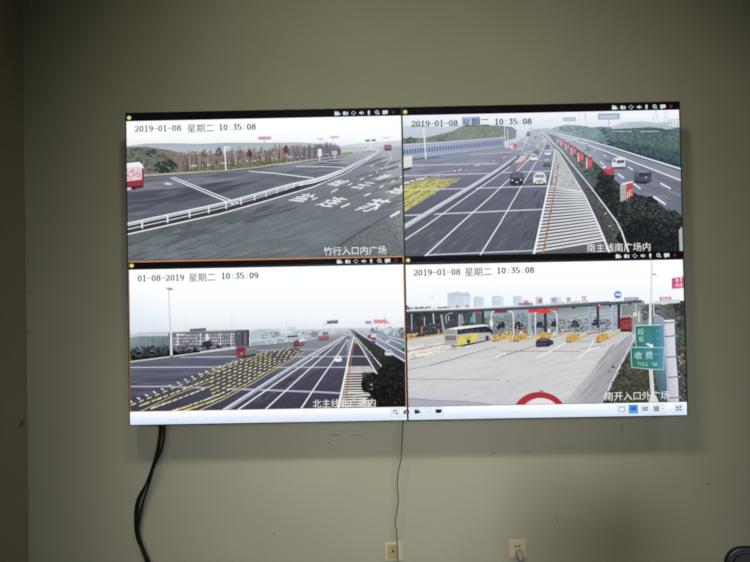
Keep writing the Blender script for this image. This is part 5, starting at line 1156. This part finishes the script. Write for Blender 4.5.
# ------------------------------------------------ tool bar along the bottom
for p in 'CD':
    use(p, RECT[p]); u0, u1 = RECT[p][0], RECT[p][1]
    quad_uv(u0, BZ, u1, .0598, (252, 254, 255), (212, 228, 250)); quad_uv(u0, .034, u1, .0598, (255, 255, 255), (240, 248, 255))
def tbox(p, x0, x1, y0, y1, fill=(232, 242, 252), edge=(176, 196, 216)):
    use(p, RECT[p])
    a, b = uv((x0, y1)), uv((x1, y0))
    quad_uv(a[0], a[1], b[0], b[1], edge); e = .0016
    quad_uv(a[0] + e, a[1] + e, b[0] - e, b[1] - e, fill)
    return ((a[0] + b[0]) / 2, (a[1] + b[1]) / 2)
k = PX; nv = (30, 36, 92)
c = tbox('C', 391.2, 399.6, 408.0, 416.8); ring_uv(c[0] - .3 * k, c[1] + .4 * k, 2.4 * k, .8 * k, (120, 128, 140), 4); quad_uv(c[0] + .8 * k, c[1] - 2 * k, c[0] + 2.6 * k, c[1] - .6 * k, (96, 106, 120)); quad_uv(c[0] - 2.4 * k, c[1] + 1.4 * k, c[0] + 1.6 * k, c[1] + 2.2 * k, (110, 118, 130))
c = tbox('C', 401.6, 406.6, 407.8, 416.4); use('C', RECT['C']); uc, vc = uv((406.4, 412.0))
for p in 'CD':
    if p == 'D': tbox('D', 408, 411.6, 407.6, 416.2)
    use(p, RECT[p]); quad_uv(uc - 2.8 * k, vc - 1.9 * k, uc + 2.8 * k, vc + 1.3 * k, nv); quad_uv(uc - 1.2 * k, vc + 1.2 * k, uc + 1.2 * k, vc + 2.1 * k, nv); dot_uv(uc + .2 * k, vc - .3 * k, 1.1 * k, (206, 216, 236))
c = tbox('D', 413.2, 421.6, 407.4, 416.2); quad_uv(c[0] - 2.9 * k, c[1] - 1.9 * k, c[0] + 1.6 * k, c[1] + .9 * k, nv); dot_uv(c[0] - 1.6 * k, c[1] + 1.4 * k, 1.1 * k, nv); dot_uv(c[0] + .7 * k, c[1] + 1.3 * k, 1.0 * k, nv); tri_uv([(c[0] + 1.2 * k, c[1] - .5 * k), (c[0] + 3 * k, c[1] - 1.6 * k), (c[0] + 3 * k, c[1] + .8 * k)], nv)
c = tbox('D', 423.6, 432.0, 407.2, 416.0)
for d in (-1.6, 0, 1.6): dot_uv(c[0] + d * k, c[1] - .9 * k, .5 * k, (150, 160, 180))
c = tbox('D', 434.2, 443.0, 407.0, 415.8); quad_uv(c[0] - 2.9 * k, c[1] - 1.4 * k, c[0] + 2.9 * k, c[1] + 2.0 * k, (22, 26, 90)); quad_uv(c[0] - 1.4 * k, c[1] - 2.1 * k, c[0] + .6 * k, c[1] - 1.4 * k, (60, 66, 110))
c = tbox('D', 617.4, 626.4, 405.0, 413.8); quad_uv(c[0] - 2.9 * k, c[1] - 2.5 * k, c[0] + 2.9 * k, c[1] + 2.5 * k, (84, 100, 124)); quad_uv(c[0] - 2.3 * k, c[1] - 1.9 * k, c[0] + 2.3 * k, c[1] + 1.9 * k, (240, 246, 250))
c = tbox('D', 628.8, 638.0, 404.6, 413.6, (52, 148, 236), (96, 170, 232)); 
for dx in (-2, .2): quad_uv(c[0] + dx * k, c[1] - 2.2 * k, c[0] + (dx + 1.8) * k, c[1] + 2.2 * k, (22, 88, 190))
quad_uv(c[0] - 2.8 * k, c[1] - 2.5 * k, c[0] + 2.8 * k, c[1] - 1.9 * k, (150, 206, 248))
c = tbox('D', 640.8, 649.6, 404.4, 413.4)
for dx in (-2.8, .2):
    for dy in (-2.1, .2): quad_uv(c[0] + dx * k, c[1] + dy * k, c[0] + (dx + 2.6) * k, c[1] + (dy + 1.9) * k, (90, 106, 136))
    quad_uv(c[0] + (dx + .7) * k, c[1] - 1.5 * k, c[0] + (dx + 1.9) * k, c[1] - .8 * k, (214, 224, 238)); quad_uv(c[0] + (dx + .7) * k, c[1] + .8 * k, c[0] + (dx + 1.9) * k, c[1] + 1.5 * k, (214, 224, 238))
c = tbox('D', 652.2, 664.4, 404.2, 413.2); 
for dx in range(3):
    for dy in range(3): quad_uv(c[0] + (-4.4 + dx * 1.9) * k, c[1] + (-2.6 + dy * 1.8) * k, c[0] + (-2.8 + dx * 1.9) * k, c[1] + (-1.1 + dy * 1.8) * k, (76, 96, 132))
tri_uv([(c[0] + 3.4 * k, c[1] + .5 * k), (c[0] + 5.2 * k, c[1] + .5 * k), (c[0] + 4.3 * k, c[1] - .7 * k)], (120, 134, 156))
c = tbox('D', 674.4, 683.4, 404.0, 412.8, (222, 236, 250), (200, 214, 230)); quad_uv(c[0] - 2.9 * k, c[1] - 2.4 * k, c[0] + 2.9 * k, c[1] + 2.4 * k, (112, 134, 160)); quad_uv(c[0] - 2.9 * k, c[1] - .7 * k, c[0] + 2.9 * k, c[1] + .7 * k, (222, 236, 250)); quad_uv(c[0] - .8 * k, c[1] - 2.4 * k, c[0] + .8 * k, c[1] + 2.4 * k, (222, 236, 250))
for sx in (-1, 1):
    for sy in (-1, 1): dot_uv(c[0] + sx * 1.0 * k, c[1] + sy * .9 * k, .7 * k, (96, 118, 150))

# ================================================================== the four display panels
def display(p, label, screen_label):
    u0, u1 = (0, SEAM_U - .0004) if p in 'AC' else (SEAM_U + .0004, SW)
    v0, v1 = (SEAM_V + .0004, SH) if p in 'AB' else (0, SEAM_V - .0004)
    cx, cz = -SW / 2 + (u0 + u1) / 2, SCR_Z + v0
    e = empty('display_panel', (cx, SCR_Y + 0.10, cz), label, 'screen', 'screens of the video wall')
    hw, hh = (u1 - u0) / 2, v1 - v0
    # picture surface (glass front plane lies 2 mm behind the bezel lip)
    B = BUF[p]
    me = bpy.data.meshes.new('screen')
    ox = SW / 2 + cx; oz = v0
    me.from_pydata([(a - ox, b - 0.0965, c - oz) for a, b, c in B['v']], [], B['f'])
    at = me.color_attributes.new('Col', 'FLOAT_COLOR', 'POINT')
    C4 = np.array(B['c'], dtype=np.float32)
    lum = C4[:, :3] @ np.array([.2126, .7152, .0722], dtype=np.float32)
    C4[:, :3] = C4[:, :3] * .84 + lum[:, None] * .16           # the cameras' pale colour rendition
    C4[:, 3] = np.where(lum > .85, C4[:, 3] * .3, np.maximum(C4[:, 3] * 1.5, .22))
    at.data.foreach_set('color', C4.ravel())
    me.materials.append(M['screen'])
    so = bpy.data.objects.new('screen', me); COL.objects.link(so); so.parent = e
    so['label'] = screen_label
    # bezel: four thin strips
    b = 0.0033
    bm = bmesh.new()
    y0, y1 = -0.1015, -0.0955
    for lo, hi in (((-hw, y0, 0), (-hw + b, y1, hh)), ((hw - b, y0, 0), (hw, y1, hh)), ((-hw + b, y0, 0), (hw - b, y1, b)), ((-hw + b, y0, hh - b), (hw - b, y1, hh))):
        add_box(bm, lo, hi, 0.0006)
    link('bezel', bm, M['bezel'], e)
    bm = bmesh.new()
    add_box(bm, (-hw + .0005, -0.0955, .0005), (hw - .0005, -0.060, hh - .0005), 0.001)
    add_box(bm, (-hw + .12, -0.060, .09), (hw - .12, -0.012, hh - .09), 0.012)
    link('housing', bm, M['housing'], e)
    bm = bmesh.new()
    for i in range(12):
        x = -hw + .2 + i * (2 * hw - .4) / 12
        add_box(bm, (x, -0.0125, hh * .62), (x + .05, -0.0105, hh * .62 + .008))
        add_box(bm, (x, -0.0125, hh * .66), (x + .05, -0.0105, hh * .66 + .008))
    link('vent_slots', bm, M['hole'], e)
    return e
display('A', 'upper left screen of the video wall, showing a curving road with white lettering', 'lit camera picture of a curving road with a guardrail')
display('B', 'upper right screen of the video wall, showing traffic on a motorway beside dark bushes', 'lit camera picture of a busy motorway')
display('C', 'lower left screen of the video wall, showing yellow road markings and an office block', 'lit camera picture of a motorway with yellow rumble markings')
display('D', 'lower right screen of the video wall, showing a toll plaza and green sign', 'lit camera picture of a toll plaza')

# steel frame that carries the panels
e = empty('mounting_frame', (0, 0, SCR_Z), 'steel mounting frame between the four screens and the wall', 'bracket')
for x in (-0.95, -0.30, 0.30, 0.95):
    link('upright', box((x - .02, -0.130, 0.10), (x + .02, -0.045, SH - 0.10), .002), M['steel'], e)
for z in (0.22, 0.55, 0.82, 1.15):
    link('crossbar', box((-1.0, -0.045, z - .02), (1.0, -0.0005, z + .02), .002), M['steel'], e)

# ================================================================== wall sockets
def plate(name, x, z, label, cat):
    e = empty(name, (x, 0, z), label, cat)
    bm = bmesh.new(); add_box(bm, (-.043, -.010, -.043), (.043, 0, .043), .004)
    link('plate', bm, M['ivory'], e)
    return e
s1 = plate('antenna_socket', -0.069, 0.222, 'small ivory wall socket with one hole behind the thin hanging wire', 'socket')
link('insert', box((-.029, -.0125, -.033), (.020, -.0095, .033), .001), M['ivory2'], s1)
link('jack_hole', disc((-.004, -.0122, .004), .0055, .0012), M['hole'], s1)
s2 = plate('power_socket', 0.512, 0.225, 'small ivory power socket with a grey plug in it', 'socket')
link('insert', box((-.033, -.012, -.033), (.033, -.0095, .033), .001), M['ivory'], s2)
for dx in (-.0085, .0085):
    link('pin_hole', disc((dx - .002, -.0118, .014), .0045, .001), M['hole'], s2)
pl = empty('power_plug', (0.512, -.012, 0.211), 'grey mains plug with its cord hanging from the right socket', 'plug')
bm = bmesh.new()
add_tube(bm, [(0.004, 0, -.004), (0.004, -.012, -.004), (0.004, -.026, -.007), (0.004, -.038, -.014), (0.004, -.042, -.026)], [.0175, .0175, .016, .012, .006], 14)
link('plug_body', bm, M['plug'], pl, True)
link('cord', tube(catmull([(0.004, -.041, -.022), (0.005, -.043, -.05), (0.006, -.040, -.10), (0.010, -.034, -.15), (0.020, -.036, -.195), (0.06, -.05, -.2065), (0.18, -.07, -.2065), (0.4, -.06, -.2065)], 6), .0042, 8), M['plug'], pl, True)

# ================================================================== cables
BL = [  # courses of the four black leads down the wall, in metres
    [(-1.1199, -0.1120, 0.8878), (-1.1245, -0.1070, 0.8233), (-1.1390, -0.1030, 0.7409), (-1.1617, -0.0990, 0.6675), (-1.1903, -0.0940, 0.5937), (-1.2253, -0.0890, 0.5289), (-1.2454, -0.0850, 0.4549), (-1.2473, -0.0810, 0.3713), (-1.2320, -0.0760, 0.3005), (-1.2015, -0.0720, 0.2206), (-1.1752, -0.0670, 0.1355)],
    [(-1.1171, -0.1000, 0.8851), (-1.1224, -0.0960, 0.8115), (-1.1410, -0.0910, 0.7285), (-1.1629, -0.0870, 0.6548), (-1.1890, -0.0820, 0.5715), (-1.2136, -0.0780, 0.5065), (-1.2313, -0.0730, 0.4409), (-1.2441, -0.0690, 0.3663), (-1.2296, -0.0640, 0.2952), (-1.1980, -0.0600, 0.2150), (-1.1706, -0.0550, 0.1295)],
    [(-1.0945, -0.1240, 0.8900), (-1.0980, -0.1190, 0.8348), (-1.1087, -0.1150, 0.7617), (-1.1366, -0.1110, 0.6978), (-1.1686, -0.1060, 0.6335), (-1.1994, -0.1020, 0.5648), (-1.2289, -0.0970, 0.4955), (-1.2385, -0.0920, 0.4120), (-1.2322, -0.0880, 0.3239), (-1.2031, -0.0840, 0.2262), (-1.1796, -0.0790, 0.1415)],
    [(-1.1152, -0.0880, 0.8825), (-1.1290, -0.0830, 0.8175), (-1.1410, -0.0790, 0.7252), (-1.1708, -0.0740, 0.6418), (-1.2038, -0.0700, 0.5769), (-1.2471, -0.0660, 0.5028), (-1.2615, -0.0610, 0.4185), (-1.2556, -0.0560, 0.3244), (-1.2247, -0.0520, 0.2577), (-1.1957, -0.0480, 0.1909), (-1.1753, -0.0430, 0.1236)],
]
LB = ['black lead on the left of the four hanging under the lower left screen', 'black lead in the middle of the bundle under the lower left screen', 'black lead bowed out to the right under the lower left screen', 'black lead that loops furthest left below the lower left screen']
for i, pts in enumerate(BL):
    P = [Vector(p) for p in pts]
    last = P[-1]
    P += [Vector((last.x + .015, last.y, .06)), Vector((last.x + .06, last.y, .0062)), Vector((last.x + .35, last.y, .0062))]
    o = link('video_cable', tube(catmull(P, 6), .0052, 8), M['cable'], None, True)
    tag(o, LB[i], 'cable', 'black leads under the screens')
TW = [(-0.0146, -0.1150, 0.8961), (-0.0186, -0.1150, 0.8331), (-0.0233, -0.1120, 0.7693), (-0.0284, -0.1080, 0.6870), (-0.0432, -0.1050, 0.6232), (-0.0489, -0.1020, 0.5590), (-0.0446, -0.1000, 0.4950), (-0.0537, -0.0960, 0.4394), (-0.0618, -0.0920, 0.3927), (-0.0553, -0.0880, 0.3457), (-0.0537, -0.0840, 0.2850), (-0.0505, -0.0800, 0.2060), (-0.0485, -0.0800, 0.1243)]
P = [Vector(p) for p in TW]
P += [Vector((P[-1].x, -.05, .05)), Vector((P[-1].x + .03, -.07, .004)), Vector((P[-1].x + .2, -.12, .004))]
o = link('network_wire', tube(catmull(P, 6), .0022, 8), M['wire'], None, True)
tag(o, 'thin dark wire hanging from the middle of the screens over a socket', 'wire')

# ================================================================== office chair in the lower right corner
CX, CY = 0.848, -1.692
ch = empty('office_chair', (CX, CY, 0), 'black office chair, only its backrest top in the lower right corner', 'chair')
def rr(hw, z0, z1, r, n=6):
    out = []
    for cx, cz, a0 in ((hw - r, z1 - r, 0), (-hw + r, z1 - r, 90), (-hw + r, z0 + r, 180), (hw - r, z0 + r, 270)):
        for k in range(n + 1):
            a = math.radians(a0 + 90 * k / n); out.append((cx + r * math.cos(a), cz + r * math.sin(a)))
    return out
def slab(outline, y0, y1, bev):
    bm = bmesh.new()
    a = [bm.verts.new((x, y0, z)) for x, z in outline]; b = [bm.verts.new((x, y1, z)) for x, z in outline]
    fa = bm.faces.new(a[::-1]); fb = bm.faces.new(b)
    n = len(a)
    for i in range(n): bm.faces.new((a[i], a[(i + 1) % n], b[(i + 1) % n], b[i]))
    bmesh.ops.recalc_face_normals(bm, faces=bm.faces[:])
    if bev: bmesh.ops.bevel(bm, geom=[e for e in bm.edges if abs(e.verts[0].co.y - e.verts[1].co.y) < 1e-6], offset=bev, segments=2, affect='EDGES')
    return bm
bk = link('backrest', slab(rr(.225, .52, .881, .030), .18, .205, .006), M['mesh'], ch)
lp = [(x, .192, z) for x, z in rr(.226, .519, .882, .031)]
bm = bmesh.new(); add_tube(bm, lp + [lp[0]], .0065, 8)
link('back_frame', bm, M['chair'], bk, True)
bm = bmesh.new(); add_box(bm, (-.24, -.27, .43), (.24, .20, .50), .025)
link('seat', bm, M['mesh'], ch, True)
link('back_bracket', tube(catmull([(0, .05, .43), (0, .20, .42), (0, .24, .48), (0, .222, .62), (0, .212, .72)], 5), .022, 8), M['chair'], ch, True)
link('gas_lift', tube([(0, 0, .10), (0, 0, .25), (0, 0, .26), (0, 0, .43)], [.028, .028, .018, .018], 14), M['chrome'], ch, True)
for sx in (-1, 1):
    ar = link('armrest', tube(catmull([(sx * .2, -.02, .44), (sx * .27, -.02, .45), (sx * .285, -.02, .52), (sx * .285, -.02, .64)], 5), .014, 8), M['chair'], ch, True)
    link('arm_pad', box((sx * .285 - .04, -.16, .64), (sx * .285 + .04, .10, .67), .012), M['chair'], ar)
for i in range(5):
    a = 2 * math.pi * i / 5 + .3
    lg = link('base_leg', tube([(0, 0, .105), (.15 * math.cos(a), .15 * math.sin(a), .10), (.29 * math.cos(a), .29 * math.sin(a), .075)], [.03, .022, .016], 8), M['chair'], ch, True)
    cxx, cyy = .29 * math.cos(a), .29 * math.sin(a)
    link('castor', tube([(cxx - .022 * math.sin(a), cyy + .022 * math.cos(a), .028), (cxx + .022 * math.sin(a), cyy - .022 * math.cos(a), .028)], .028, 14), M['chair'], lg)
print('faces', {k: len(b['f']) for k, b in BUF.items()}, 'z', pen.zs)
